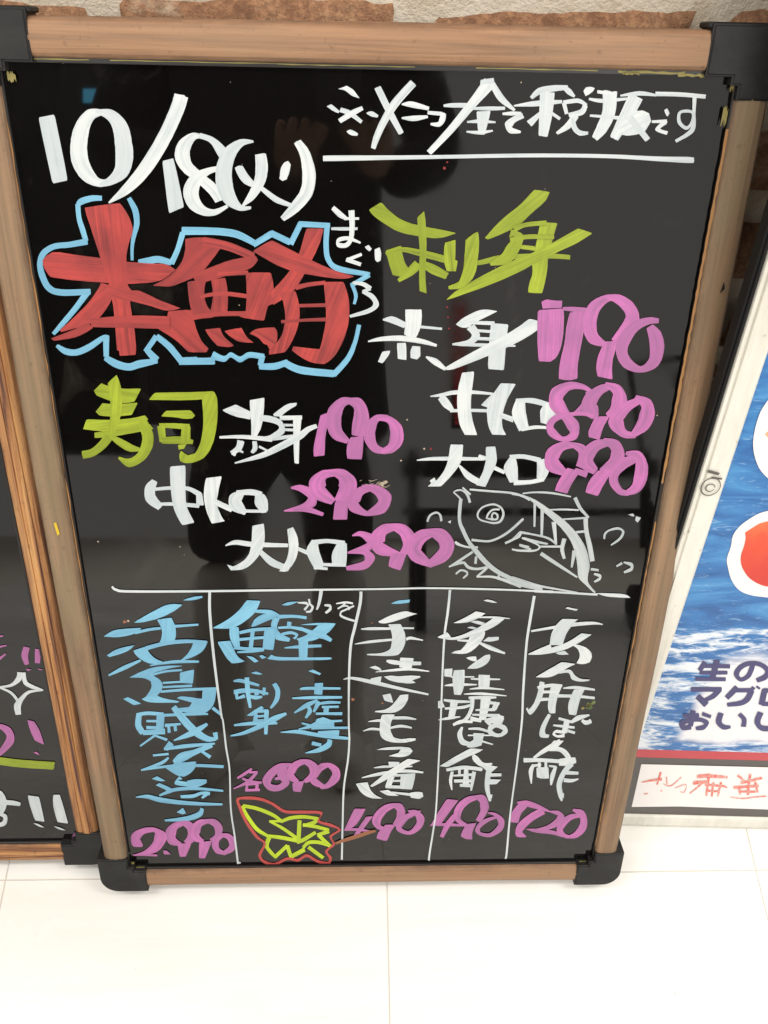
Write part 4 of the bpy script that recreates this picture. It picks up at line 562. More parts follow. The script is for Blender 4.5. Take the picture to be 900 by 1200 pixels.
item_kanji|white handwritten kanji|white|w782 2439 -21 -5,801 2348 -35 -9;w820 2450 -1 -15,940 2431 0 -21,1096 2426 1 -14;w933 2449 -39 9,911 2200 -33 8;w837 2337 2 -15,1029 2353 4 -20,1123 2391 5 -15;w779 2182 1 -6,893 2206 3 -20,1007 2224 1 -8;w1081 2478 1 -17,1236 2482 2 -23,1370 2481 1 -12;w1116 2482 -24 2,1120 2337 -20 8,1064 2183 -15 20,940 2113 -4 10;w1261 2466 -54 11,1246 2181 -37 8;w1289 2413 0 -21,1410 2399 0 -18;w1385 2412 -25 15,1356 2320 -25 15;w1164 2314 1 -12,1369 2320 2 -23;w1132 2252 0 -12,1424 2234 1 -26;w1442 2234 -30 9,1432 2133 -27 8;w1117 2198 -3 -31,1234 2169 -2 -23;w1282 2181 -15 -19,1336 2110 -12 -16;p1267 2189,1378 2227,1479 2203,1460 2124,1362 2117;w938 2113 7 -17,1020 2160 4 -23,1142 2151 0 -16
item_kana|white handwritten kana|white|w1036 2084 -11 5,1015 1986 -26 -1,1055 1874 -19 -30,1150 1840 -3 -23;w1105 2057 1 -13,1221 2056 -1 -19,1328 2015 -2 -15;w1105 1966 1 -10,1365 1964 1 -10;p1158 2001,1281 1992,1269 1904,1262 1823,1178 1788,1103 1800,1112 1857,1170 1905;w1258 1884 -2 -15,1385 1835 -1 -8;c1401 2101 2 -27,1483 2069 -12 -29,1503 2021 -26 13,1461 1969 -8 23,1399 1970 4 26,1340 2015 21 19,1342 2070 21 -25
item_kana|white handwritten kana|white|p820 1529,939 1631,1141 1784,1285 1766,1232 1718,1124 1661,908 1512;w1179 1685 -11 -11,1214 1627 -22 -31,1295 1544 -5 -32,1397 1556 2 -15
item_kanji|white handwritten kanji|white|w900 1473 3 -22,1072 1505 3 -28,1211 1491 0 -28,1293 1474 -1 -25;p1270 1536,1383 1534,1463 1512,1392 1422,1339 1456;w965 1447 -16 4,954 1312 -18 1,977 1172 -6 -1;w1207 1444 -21 6,1198 1309 -19 4,1192 1159 -9 2;w1041 1497 -14 0,1048 1379 -14 0;w1116 1496 -21 1,1129 1225 -38 1;w978 1388 1 -13,1204 1402 2 -22;w995 1309 2 -24,1185 1309 2 -24;w1062 1243 1 -22,1177 1238 1 -26;w1370 1459 -32 7,1362 1307 -28 3,1375 1170 -25 -4,1418 996 -13 -4;w1381 1392 2 -25,1510 1394 2 -22;p1386 1332,1516 1322,1468 1255,1392 1252;p1403 1100,1437 1100,1432 1027
price_digit|pink handwritten 4|pink|p754 617,829 810,927 1037,1060 1018,970 843,883 651;w757 631 1 -9,955 637 1 -25,1159 616 0 -13;w1032 771 -27 29,956 628 -28 24,897 438 -21 14
price_digit|pink handwritten 9|pink|w1316 1067 -5 20,1178 1025 -18 45,1088 921 -36 36,1057 789 -42 5,1089 689 -19 -27,1177 628 -5 -16;w1213 1072 -1 -12,1318 1041 -24 -48,1358 926 -49 -7,1353 820 -38 21,1304 686 -30 24;p1170 643,1286 659,1244 515,1256 393,1186 396,1121 443,1120 498
price_digit|pink handwritten 0|pink|w1405 819 -1 -9,1492 786 -8 -23,1565 691 -33 -16,1561 573 -32 30,1465 465 -10 32,1358 476 4 26,1308 532 25 9,1322 614 21 -25,1407 703 12 -28,1508 746 5 -17
item_bullet|white dash|white|p1968 3604,1986 3620,2097 3592,2082 3576
item_kana|white handwritten kana|white|w1654 3330 3 -12,1893 3378 4 -18,2096 3412 5 -22,2279 3425 2 -17,2369 3409 0 -5;p1951 3478,2112 3474,2072 3425,2007 3287,1993 3157,1859 3157,1857 3287,1891 3398;p2167 3303,2276 3286,2127 3159,1996 3081,1791 3035,1651 3036,1660 3058,1864 3118,2031 3181;w1872 3146 -9 23,1761 3097 -5 13,1659 3047 -2 5;p1928 3060,2019 3088,2071 3038,1978 3031;p2068 3166,2174 3159,2274 3101,2317 3015,2296 2935,2228 2910,2161 2926,2191 3016,2156 3116
item_kana|white handwritten kana|white|p1753 2748,1892 2857,2006 2944,2154 2917,2068 2864,2004 2805,1904 2739;w1992 2805 3 -13,2097 2824 -3 -22,2153 2745 -13 -26,2230 2708 0 -19,2323 2707 1 -9
item_kanji|white handwritten kanji|white|w1833 2680 -26 5,1831 2530 -30 10,1798 2378 -25 17,1741 2278 -14 36,1708 2333 11 10;w1793 2606 5 -19,1928 2635 4 -22,2048 2631 2 -16;p1932 2647,2053 2646,2032 2559,2007 2407,2019 2260,1956 2261,1921 2362;w1847 2548 2 -18,2009 2552 2 -18;w1821 2447 3 -23,1971 2456 3 -18;w2063 2597 1 -8,2194 2606 2 -21,2399 2575 0 -13;w2009 2496 2 -21,2208 2490 2 -20,2413 2465 1 -17;p2179 2581,2293 2580,2259 2466,2246 2229,2165 2244,2139 2360,2151 2467
item_kana|white handwritten kana|white|w1958 2245 -17 11,1909 2073 -26 11,1914 1961 -28 -22,1982 1942 -2 -23;w2061 2190 -2 -17,2221 2136 -1 -17;w2014 2096 0 -11,2129 2079 1 -20,2248 2062 1 -16;w2156 2165 -31 9,2145 1991 -31 9;w2152 1991 0 19,2057 2011 -4 21,2033 1973 -14 -4,2077 1941 0 -16,2150 1951 5 -24;w2166 2023 -2 -20,2261 1987 -2 -18;w2208 2141 10 -18,2275 2196 14 -32,2386 2234 4 -11;w2315 2164 -7 -16,2357 2129 1 -31,2409 2147 16 -20,2394 2176 7 5
item_kana|white handwritten kana|white|w2116 1871 -17 31,2036 1807 -17 31,1933 1718 -15 25,1848 1634 -8 14;p2040 1883,2152 1879,2100 1790,2001 1783;w2004 1758 3 -28,2116 1757 -2 -32,2192 1699 -17 -27,2246 1608 -19 -18
item_kanji|white handwritten kanji|white|w1742 1602 3 -33,1932 1603 2 -28,2149 1580 2 -28;w2138 1567 8 -50,2225 1574 13 -58,2317 1598 11 -41;w1857 1537 -16 9,1836 1437 -24 4,1860 1253 -6 0;w1840 1517 4 -20,1939 1536 4 -17;w2106 1509 -16 7,2084 1366 -26 9,2083 1230 -9 2;w2029 1518 0 -13,2107 1501 0 -18;w1917 1570 -15 0,1926 1486 -15 0;w1988 1577 -15 0,1998 1485 -15 0;p1893 1495,2025 1502,2049 1333,1974 1325,1910 1351;w2278 1549 -27 28,2205 1415 -26 20,2174 1246 -30 7,2204 1090 -27 -5,2232 984 -9 -2;w2231 1415 2 -29,2369 1405 2 -22;w2218 1305 2 -29,2309 1295 5 -26,2380 1320 3 -10;p2211 1090,2243 1115,2252 1016
price_digit|pink handwritten 7|pink|p1680 833,1763 991,1860 989,1855 901,1781 796,1768 648,1675 662,1673 761;w1726 970 0 -12,1831 955 -3 -43,1966 900 -6 -37,2106 827 -2 -12;w2038 836 -24 47,1905 731 -30 49,1801 579 -41 37,1798 469 -35 -30,1879 427 -2 -10
price_digit|pink handwritten 2|pink|w2104 827 0 -9,2211 798 -8 -32,2251 735 -44 8,2215 645 -29 44,2105 565 -10 32,1925 522 -2 11;w1869 550 0 -5,1991 521 0 -31,2179 490 -1 -32,2305 433 -3 -26
price_digit|pink handwritten 0|pink|w2478 758 -7 27,2363 733 -19 41,2283 626 -35 34,2263 516 -35 -9,2332 432 -7 -28,2414 412 0 -22;w2375 849 -3 -16,2473 794 -23 -38,2521 676 -39 -3,2517 549 -44 33,2451 440 -21 41,2349 404 -4 14"""
LEFT = """price_mark|pink exclamation strokes|pink|w2559 2814 -29 10,2521 2708 -34 0,2525 2594 -23 -7;w2670 2790 -30 2,2636 2612 -26 1;p2505 2541,2563 2528,2519 2509;p2625 2545,2682 2523,2644 2518;w2293 2947 0 -11,2348 2961 0 -7;w2250 2808 1 -11,2290 2822 0 -11,2360 2840 0 -7;w2219 2638 5 -13,2263 2674 6 -13,2334 2732 3 -7
star_drawing|white four pointed sparkle|white|w2436 2493 -27 6,2410 2408 -20 21,2315 2323 -3 18,2184 2299 1 12;w2473 2488 -21 -5,2471 2359 -22 -16,2541 2297 -11 -23,2639 2257 -3 -7;w2184 2299 -6 -11,2298 2224 -10 -14,2355 2104 -14 -13;w2634 2252 1 7,2493 2235 -2 19,2401 2149 -14 20,2336 2049 -34 11,2325 1927 -30 -4
handwriting|pink handwriting cut off at the left|pink|w2018 1744 -1 -25,2100 1764 -12 -33,2178 1690 -38 -29,2171 1559 -37 22,2033 1386 -13 29,1945 1347 -2 25;p2406 1849,2475 1830,2516 1713,2531 1496,2441 1556,2413 1688;p2393 1383,2436 1401,2458 1347
underline|green line|green|w1895 1293 -16 -56,2206 1230 -14 -57,2589 1190 -12 -57
handwriting|white handwriting with exclamation strokes|white|w1872 836 -16 -23,1931 764 -30 -23,1937 621 -35 3,1870 476 -19 28,1802 448 -2 28;w1839 651 -8 -37,2022 634 -9 -37,2122 609 -8 -28;w1791 270 2 -28,1887 313 15 -27,1918 417 25 14,1867 461 14 26;p2228 746,2353 724,2353 327,2247 352,2228 558;p2518 750,2591 750,2618 293,2496 325,2487 613;p2219 308,2270 299,2335 238,2283 245;p2447 254,2514 235,2575 183,2498 199
paint_smudge|pink smudge in the corner|pink|p2619 76,2713 211,2711 13,2629 -7"""
POSTER = """printed_character|slate purple printed kanji|slate|w174 2967 -28 20,149 2834 -26 19;w158 2909 8 -33,453 2913 9 -33;w157 2803 8 -30,452 2815 8 -30;w136 2702 7 -31,462 2710 8 -31;w292 3004 -33 10,318 2696 -34 10
printed_character|slate purple printed kana|slate|w803 2705 20 -33,877 2770 30 -29,863 2877 19 18,756 2960 -2 34,645 2966 -14 35,571 2905 -26 29,555 2797 -29 -1,624 2714 4 -33,685 2762 24 -27,695 2857 29 -15,688 2957 27 -10
printed_character|slate purple printed kana|slate|w131 2535 9 -38,461 2548 10 -38;w435 2533 -30 30,397 2434 -25 33,325 2364 -17 28;w229 2427 -14 -35,362 2291 -15 -41
printed_character|slate purple printed kana|slate|w622 2588 -32 32,554 2413 -28 29;w607 2540 10 -35,811 2549 10 -35;w793 2548 -35 20,786 2408 -33 30,731 2335 -19 40,592 2301 -12 32;w777 2603 -3 -15,819 2569 -3 -15;w826 2613 -3 -15,873 2576 -3 -15
printed_character|slate purple printed kana|slate|w931 2568 -34 9,968 2316 -35 9;w922 2553 10 -35,1157 2555 10 -35;w1159 2577 -34 7,1207 2320 -35 8;w969 2333 10 -36,1216 2332 10 -36
printed_character|slate purple printed kana|slate|w152 2098 9 -33,321 2116 9 -33;w240 2189 -30 7,273 1923 -30 7;w287 1902 -9 37,191 1898 0 42,160 1962 28 -29,238 2025 14 -36,349 2041 6 -37,440 1989 -22 -19,422 1908 -22 36,346 1887 -10 30;w353 2141 1 -31,462 2093 1 -28
printed_character|slate purple printed kana|slate|w559 2161 -33 10,574 2009 -30 -10,652 1923 -1 -41,729 1927 7 -24;w767 2152 -11 -25,845 2065 -22 -13,873 1939 -30 3
printed_character|slate purple printed kana|slate|w997 2191 -36 15,1007 2027 -32 -5,1090 1924 2 -45,1215 1929 19 -43,1288 2009 21 -32
scribbled_note|faded red upside-down handwriting|scrawl|w-58 871 2 -7,56 917 7 -23,170 942 8 -26;w127 1079 -13 5,136 836 -11 4;w215 990 -6 -1,253 851 -5 -1;w204 856 1 -8,306 819 4 -8,393 991 4 -5;w367 778 3 -6,485 850 0 -8,497 697 -5 5,446 709 -1 7;w22 643 2 -9,62 651 3 -10;w204 719 1 -8,226 713 1 -8
scribbled_note|faded red upside-down kanji|scrawl|w579 1012 9 -33,708 1028 9 -36,941 1014 5 -23;w562 887 11 -37,736 918 8 -26;w705 1077 -15 2,783 640 -13 2;w570 673 6 -8,653 841 8 -10,677 909 6 -7;w710 860 5 -23,954 836 4 -20;w761 743 4 -20,921 729 4 -17;w799 914 -13 2,854 626 -11 2;w891 918 -13 4,926 629 -11 4;w944 836 1 -13,992 814 1 -13
scribbled_note|faded red upside-down kanji|scrawl|w1052 1059 -4 -18,1159 956 -4 -16;w1131 912 11 -26,1358 1018 10 -22;w1191 1098 -15 2,1280 679 -15 2;w1070 817 9 -27,1362 864 8 -23;w1178 743 5 -20,1356 741 5 -20;w1125 844 -11 -4,1186 685 -11 -4;w1299 936 -11 -5,1385 735 -11 -5;w1081 625 1 -7,1238 604 3 -10,1375 638 3 -9,1515 664 4 -10"""
board, panel = menu_board('large black menu board full of coloured handwriting, in a faded brown wood frame', Vector((0, 0, 0.045)), M_RAIL, False, MAIN, False)
left, lpanel = menu_board('black menu board at the left edge in an orange-brown grooved wood frame', Vector((-0.604, 0.030, 0.045)), M_RAIL2, True, LEFT, False)
# ------------------------------------------------------------------ poster stand
PA, PE, PU, PN = Vector((0.33938,0.05450,0.00000)), Vector((0.99938,-0.03523,0.00000)), Vector((0.01118,0.31711,0.94832)), Vector((-0.03341,-0.94774,0.31730))
stand = empty('poster_stand', 'white-framed poster stand with a blue sea poster at the right edge', 'poster stand', plane_matrix(PA, PE, PU, PN))
SW, SH = 0.62, 1.12
U0 = -0.050
def sea():
    m, nt, p = new_mat('printed_sea', 0.22, (0.1, 0.3, 0.6), 0.45)
    co = coord(nt); sep = nt.nodes.new('ShaderNodeSeparateXYZ'); nt.links.new(co, sep.inputs[0]); X, Y = sep.outputs[0], sep.outputs[1]
    def mr(v, a, b2):
        n = nt.nodes.new('ShaderNodeMapRange'); n.interpolation_type = 'SMOOTHSTEP'; n.inputs[1].default_value = a; n.inputs[2].default_value = b2
        nt.links.new(v, n.inputs[0]); return n.outputs[0]
    rot = nt.nodes.new('ShaderNodeMapping'); rot.inputs['Rotation'].default_value = (0, 0, -0.16); rot.inputs['Scale'].default_value = (9, 36, 1); nt.links.new(co, rot.inputs[0])
    w1 = noise_t(nt, rot.outputs[0], 1.0, 5, 0.55, 1.4)
    rot2 = nt.nodes.new('ShaderNodeMapping'); rot2.inputs['Rotation'].default_value = (0, 0, 0.10); rot2.inputs['Scale'].default_value = (36, 150, 1); nt.links.new(co, rot2.inputs[0])
    w2 = noise_t(nt, rot2.outputs[0], 1.0, 6, 0.65, 1.6)
    blue = ramp(nt, w1, [(0.28, (0.022, 0.09, 0.27)), (0.46, (0.035, 0.16, 0.42)), (0.62, (0.06, 0.24, 0.52)), (0.80, (0.16, 0.40, 0.66))])
    blue = mixc(nt, math_n(nt, 'MULTIPLY', ramp(nt, w2, [(0.58, (0,)*3), (0.72, (1,)*3)]), 0.45), blue, (0.45, 0.65, 0.82))
    # foam belt low in the picture
    belt = math_n(nt, 'MULTIPLY', mr(Y, 0.405, 0.33), 1.0)
    thr = math_n(nt, 'ADD', math_n(nt, 'MULTIPLY', w1, 0.6), math_n(nt, 'MULTIPLY', w2, 0.4))
    foam = ramp(nt, math_n(nt, 'ADD', thr, math_n(nt, 'MULTIPLY', math_n(nt, 'SUBTRACT', belt, 1.0), 0.30)), [(0.475, (0,)*3), (0.56, (1,)*3)])
    col = mixc(nt, math_n(nt, 'MULTIPLY', foam, 0.9), blue, (0.80, 0.83, 0.86))
    # pale glow printed behind the lettering
    lx = math_n(nt, 'SUBTRACT', X, math_n(nt, 'MULTIPLY', math_n(nt, 'SUBTRACT', Y, 0.17), 0.16))
    wob = math_n(nt, 'MULTIPLY', math_n(nt, 'SUBTRACT', noise_t(nt, co, 24, 2, 0.5), 0.5), 0.03)
    g = math_n(nt, 'MULTIPLY', mr(math_n(nt, 'ADD', lx, wob), 0.008, 0.026), mr(math_n(nt, 'ADD', Y, wob), 0.156, 0.172))
    g = math_n(nt, 'MULTIPLY', g, mr(math_n(nt, 'ADD', Y, wob), 0.318, 0.285))
    col = mixc(nt, math_n(nt, 'MULTIPLY', g, 0.95), col, (0.82, 0.80, 0.82))
    nt.links.new(col, p.inputs['Base Color'])
    return m
def slab_mat():
    m, nt, p = new_mat('printed_tuna', 0.25, (0.7, 0.1, 0.05), 0.45)
    co = coord(nt); a = noise_t(nt, mapping(nt, co, (30, 14, 1)), 1.0, 4, 0.6, 0.6)
    sep = nt.nodes.new('ShaderNodeSeparateXYZ'); nt.links.new(co, sep.inputs[0])
    t = math_n(nt, 'ADD', math_n(nt, 'MULTIPLY', sep.outputs[1], 9.0), math_n(nt, 'SUBTRACT', math_n(nt, 'MULTIPLY', a, 0.7), 4.15))
    nt.links.new(ramp(nt, t, [(0.02, (0.60, 0.045, 0.030)), (0.42, (0.72, 0.085, 0.035)), (0.7, (0.85, 0.20, 0.07)), (0.95, (0.88, 0.42, 0.2))]), p.inputs['Base Color'])
    return m
M_SEA = sea(); M_SLAB = slab_mat()
M_PRINTW = new_mat('printed_white', 0.25, (0.82, 0.80, 0.78))[0]
M_BAND = new_mat('printed_red_band', 0.25, (0.50, 0.045, 0.060))[0]
M_GREYB = new_mat('printed_grey_border', 0.3, (0.080, 0.070, 0.066))[0]
def alu():
    m, nt, p = new_mat('cream_painted_aluminium', 0.33, (0.72, 0.70, 0.63), 0.5)
    co = coord(nt); a = noise_t(nt, mapping(nt, co, (30, 6, 30)), 1.0, 5, 0.7); s = noise_t(nt, co, 90, 3, 0.6)
    c = ramp(nt, a, [(0.35, (0.60, 0.575, 0.50)), (0.6, (0.74, 0.72, 0.65))])
    c = mixc(nt, math_n(nt, 'MULTIPLY', ramp(nt, s, [(0.66, (0,)*3), (0.72, (1,)*3)]), 0.5), c, (0.33, 0.29, 0.22))
    nt.links.new(c, p.inputs['Base Color'])
    return m
M_ALU = alu()
M_BLACK = new_mat('black_edge', 0.55, (0.010, 0.010, 0.010), 0.2)[0]
bm = box_bm(U0+0.002, U0+SW-0.002, 0.004, SH-0.002, -0.012, -0.0005)
from_bm('backing_board', bm, M_BLACK, stand)
bm = box_bm(-0.030, SW+U0*2+0.03, 0.148, SH-0.03, -0.0003, 0.0004); sheet = from_bm('poster_sheet', bm, M_SEA, stand)
bm = box_bm(-0.029, SW+U0*2+0.029, 0.1335, 0.1478, -0.0003, 0.0005); from_bm('red_band', bm, M_BAND, stand)
bm = box_bm(-0.029, SW+U0*2+0.029, 0.022, 0.1333, -0.0003, 0.0005); from_bm('grey_border', bm, M_GREYB, stand)
def flat(name, pts, z, mat, parent, label=None, closed=True):
    bm = bmesh.new(); P = chaikin(pts, 2)
    f = bm.faces.new([bm.verts.new((x, y, z)) for x, y in P]); f.normal_update()
    if f.normal.z < 0: f.normal_flip()
    o = from_bm(name, bm, mat, parent)
    if label: o['label'] = label
    return o
bm = bmesh.new()
strip_pts = [(-0.0135, 0.1215), (-0.0075, 0.0365), (0.05, 0.0400), (SW+2*U0+0.02, 0.0330), (SW+2*U0+0.02, 0.1225)]
bm.faces.new([bm.verts.new((x, y, 0.0011)) for x, y in strip_pts]); bm.normal_update()
for f in bm.faces:
    if f.normal.z < 0: f.normal_flip()
strip = from_bm('note_strip', bm, new_mat('white_paper', 0.4, (0.86, 0.82, 0.80))[0], stand)
def frame_piece(x0, y0, x1, y1, w, side):
    """snap-frame extrusion from (x0,y0) to (x1,y1), w wide, side=+1: profile grows to the left of the direction"""
    d = Vector((x1-x0, y1-y0)); L = d.length; d.normalize(); nrm = Vector((-d.y, d.x))*side
    prof = [(0, -0.014), (0, 0.001), (0.0020, 0.0035), (0.0060, 0.0046), (0.0160, 0.0052), (w-0.0060, 0.0050), (w-0.0052, 0.0030), (w-0.0040, 0.0030), (w-0.0034, 0.0048), (w-0.001, 0.0040), (w, 0.001), (w, -0.014)]
    bm = bmesh.new(); rows = []
    for t in (0, L):
        rows.append([bm.verts.new((x0+d.x*t+nrm.x*a, y0+d.y*t+nrm.y*a, z)) for a, z in prof])
    for j in range(len(prof)-1): bm.faces.new((rows[0][j], rows[1][j], rows[1][j+1], rows[0][j+1]))
    for rw in rows: bm.faces.new(rw)
    bmesh.ops.recalc_face_normals(bm, faces=bm.faces)
    return from_bm('frame_rail', bm, M_ALU, stand)
FW = 0.0255
frame_piece(U0+FW, 0.0, U0+FW, SH, FW, 1)
frame_piece(U0+SW-FW, 0.0, U0+SW-FW, SH, FW, -1)
frame_piece(U0+FW+.0002, SH-FW, U0+SW-FW-.0002, SH-FW, FW, 1)
frame_piece(U0+FW+.0002, 0.0215, U0+SW-FW-.0002, 0.0215, 0.0215, -1)
bm = box_bm(U0-0.0055, U0-0.0003, 0.001, SH, -0.014, 0.0005, 0.001, 2)
box_bm(U0-0.0030, U0-0.0003, 0.0, SH, 0.0010, 0.0030, 0.0008, 1, bm)
from_bm('side_strip', bm, M_BLACK, stand)
# back leg of the stand
bm = box_bm(U0+0.05, U0+SW-0.05, 0.001, 0.02, -0.024, -0.0125, 0.001, 1); from_bm('back_brace', bm, M_BLACK, stand)
flat('sushi_picture', [(-0.0137, 0.5848), (-0.0114, 0.5717), (-0.0061, 0.5585), (0.0024, 0.545), (0.012, 0.5361), (0.0277, 0.5254), (0.0539, 0.5168), (0.0835, 0.5218), (0.0967, 0.5394), (0.1017, 0.5672), (0.0887, 0.6017), (0.0601, 0.6297), (0.0242, 0.6404), (0.0021, 0.6315), (-0.0092, 0.6213), (-0.0138, 0.6078), (-0.0145, 0.5977)], 0.0012, M_PRINTW, sheet, 'white-edged sushi slice cut off by the frame')
flat('sushi_picture', [(0.001, 0.44), (0.0016, 0.4561), (-0.001, 0.4685), (0.0022, 0.48), (0.0092, 0.4893), (0.0179, 0.4977), (0.0348, 0.5023), (0.0576, 0.5052), (0.0909, 0.5006), (0.1218, 0.4816), (0.1413, 0.451), (0.1451, 0.4183), (0.128, 0.3948), (0.0971, 0.3843), (0.0694, 0.3901), (0.0543, 0.3919), (0.0384, 0.3935), (0.0238, 0.3998), (0.0119, 0.4152), (0.0056, 0.4293)], 0.0010, M_PRINTW, sheet, 'white outline of the lower sushi slice')
flat('sushi_picture', [(0.0134, 0.4459), (0.0137, 0.4565), (0.0124, 0.467), (0.0098, 0.4731), (0.0153, 0.4794), (0.0214, 0.4858), (0.0384, 0.4905), (0.0615, 0.4934), (0.0911, 0.4886), (0.1151, 0.471), (0.1282, 0.4483), (0.1278, 0.4265), (0.1106, 0.4079), (0.0827, 0.4022), (0.0561, 0.4057), (0.0445, 0.4075), (0.0303, 0.4159), (0.0213, 0.4267), (0.0164, 0.4352)], 0.0014, M_SLAB, sheet, 'orange-red raw tuna slice')
flat('sushi_picture', [(-0.0041, 0.5825), (0.0009, 0.588), (0.0164, 0.586), (0.0242, 0.5731), (0.0051, 0.5741)], 0.0016, M_SLAB, sheet, 'red edge of the upper sushi slice')
CNT[0] = 0
lines = POSTER.strip().split('\n')
write_all('\n'.join(l for l in lines if 'slate' in l.split('|')[2]), sheet, False)
CNT[0] = 90
write_all('\n'.join(l for l in lines if 'scrawl' in l.split('|')[2]), strip)
for o in list(sheet.children):
    if o.name.startswith('printed'): o.location.z = 0.0006
for o in strip.children: o.location.z = 0.0011
# marker doodle on the frame
def smear(parent, name, pts, w, mat, label=None, z=0.0062):
    bm = bmesh.new(); n = len(pts); q = catmull([tuple(p) for p in pts], False, 5) if n > 2 else pts
    rows = []
    for i, (x, y) in enumerate(q):
        a, c = q[max(i-1, 0)], q[min(i+1, len(q)-1)]; t = Vector((c[0]-a[0], c[1]-a[1])).normalized()
        ww = w*(0.5+0.5*math.sin(math.pi*min(1, (i+0.6)/len(q)))) ; zz = z+i*4e-6
        rows.append((bm.verts.new((x-t.y*ww/2, y+t.x*ww/2, zz)), bm.verts.new((x+t.y*ww/2, y-t.x*ww/2, zz))))
    for a, c in zip(rows, rows[1:]): bm.faces.new((a[0], a[1], c[1], c[0]))
    bm.normal_update()
    for f in bm.faces:
        if f.normal.z < 0: f.normal_flip()
    o = from_bm(name, bm, mat, parent)
    if label: o['label'] = label
    return o
M_INK = new_mat('dark_ink', 0.5, (0.10, 0.09, 0.08))[0]
cx, cy = -0.0385, 0.528
circ = [(cx+0.0085*math.cos(a), cy+0.0095*math.sin(a)) for a in [i*0.5 for i in range(15)]]
smear(stand, 'stamped_mark', circ, 0.0012, M_INK, 'small dark ring mark')
smear(stand, 'stamped_mark', [(cx+0.004*math.cos(a), cy-0.001+0.004*math.sin(a)) for a in [i*0.5 for i in range(13)]], 0.0012, M_INK)
smear(stand, 'stamped_mark', [(cx-0.007, cy+0.017), (cx+0.004, cy+0.014)], 0.0035, M_INK)
smear(stand, 'stamped_mark', [(cx-0.002, cy+0.010), (cx+0.008, cy+0.009)], 0.0025, M_INK)
for i in range(22):
    smear(stand, 'fine_print', [(-0.0455, 0.275+i*0.0042), (-0.0432, 0.2755+i*0.0042)], 0.0016, M_INK)

# ------------------------------------------------------------------ small wear and a painted red reflection on the main board
flat('paint_mark', [(-0.2860, 0.460), (-0.2835, 0.461), (-0.2820, 0.449), (-0.2845, 0.447)], 0.0087, new_mat('yellow_paint', 0.5, (0.62, 0.42, 0.02))[0], board, 'small yellow paint mark')
flat('paint_mark', [(0.2865, 0.676), (0.290, 0.680), (0.2880, 0.686), (0.2872, 0.680)], 0.0083, M_BLACK, board, 'small dark chip')
for x, y, w, h in ((0.205, PH-0.0015, 0.05, 0.0025), (0.19, PH-0.0022, 0.012, 0.004), (0.235, PH-0.003, 0.02, 0.003), (0.12, PH-0.001, 0.09, 0.0012), (-0.02, PH-0.0012, 0.10, 0.001), (-0.13, PH-0.001, 0.12, 0.001), (-0.235, PH-0.001, 0.06, 0.0012), (0.2655, 0.81, 0.004, 0.018), (0.2672, 0.83, 0.003, 0.012), (-0.262, 0.826, 0.006, 0.008), (-0.258, 0.0035, 0.010, 0.003), (-0.2655, 0.010, 0.003, 0.008), (0.258, 0.004, 0.008, 0.002)):
    bm = bmesh.new(); n = 9; P = []
    for i in range(n+1): P.append((x-w/2+w*i/n, y+h*0.5*random.uniform(0.2, 1)))
    for i in range(n, -1, -1): P.append((x-w/2+w*i/n, y-h*0.5*random.uniform(0.2, 1)))
    f = bm.faces.new([bm.verts.new((a, c, 0.0037)) for a, c in P]); f.normal_update()
    if f.normal.z < 0: f.normal_flip()
    from_bm('paint_residue', bm, M_CRUD, board)
def strip_edge(x0, x1, y0, y1, mat):
    n = 60; bm = bmesh.new(); A_, B_ = [], []
    for i in range(n+1):
        y = y0+(y1-y0)*i/n
        A_.append(bm.verts.new((x0+random.uniform(-.0003, .0003), y, 0.0038))); B_.append(bm.verts.new((x1+random.uniform(-.0006, .0006), y, 0.0039)))
    for i in range(n): bm.faces.new((A_[i], B_[i], B_[i+1], A_[i+1]))
    bm.normal_update()
    for f in bm.faces:
        if f.normal.z < 0: f.normal_flip()
    return from_bm('worn_edge', bm, mat, board)
strip_edge(PW/2-0.0015, PW/2+0.0006, 0.50, 0.80, M_OCHRE)
strip_edge(PW/2-0.0005, PW/2+0.0006, 0.03, 0.46, M_OCHRE)
strip_edge(-PW/2-0.0008, -PW/2+0.0001, 0.03, 0.80, M_OCHRE)
M_SCUFF = new_mat('pale_scuff', 0.7, (0.42, 0.34, 0.26))[0]
M_RUST = new_mat('rusty_stain', 0.7, (0.26, 0.10, 0.05))[0]
M_RED_RES_REFL = new_mat('red_paint_residue', 0.5, (0.22, 0.012, 0.015))[0]
def blot(x, y, s, mat, n=9):
    bm = bmesh.new(); P = [(x+s*random.uniform(.4, 1)*math.cos(a), y+s*random.uniform(.4, 1)*math.sin(a)) for a in [2*math.pi*i/n for i in range(n)]]
    bm.faces.new([bm.verts.new((a, c, 0.00025)) for a, c in P]); bm.normal_update()
    from_bm('paint_speck', bm, mat, panel)
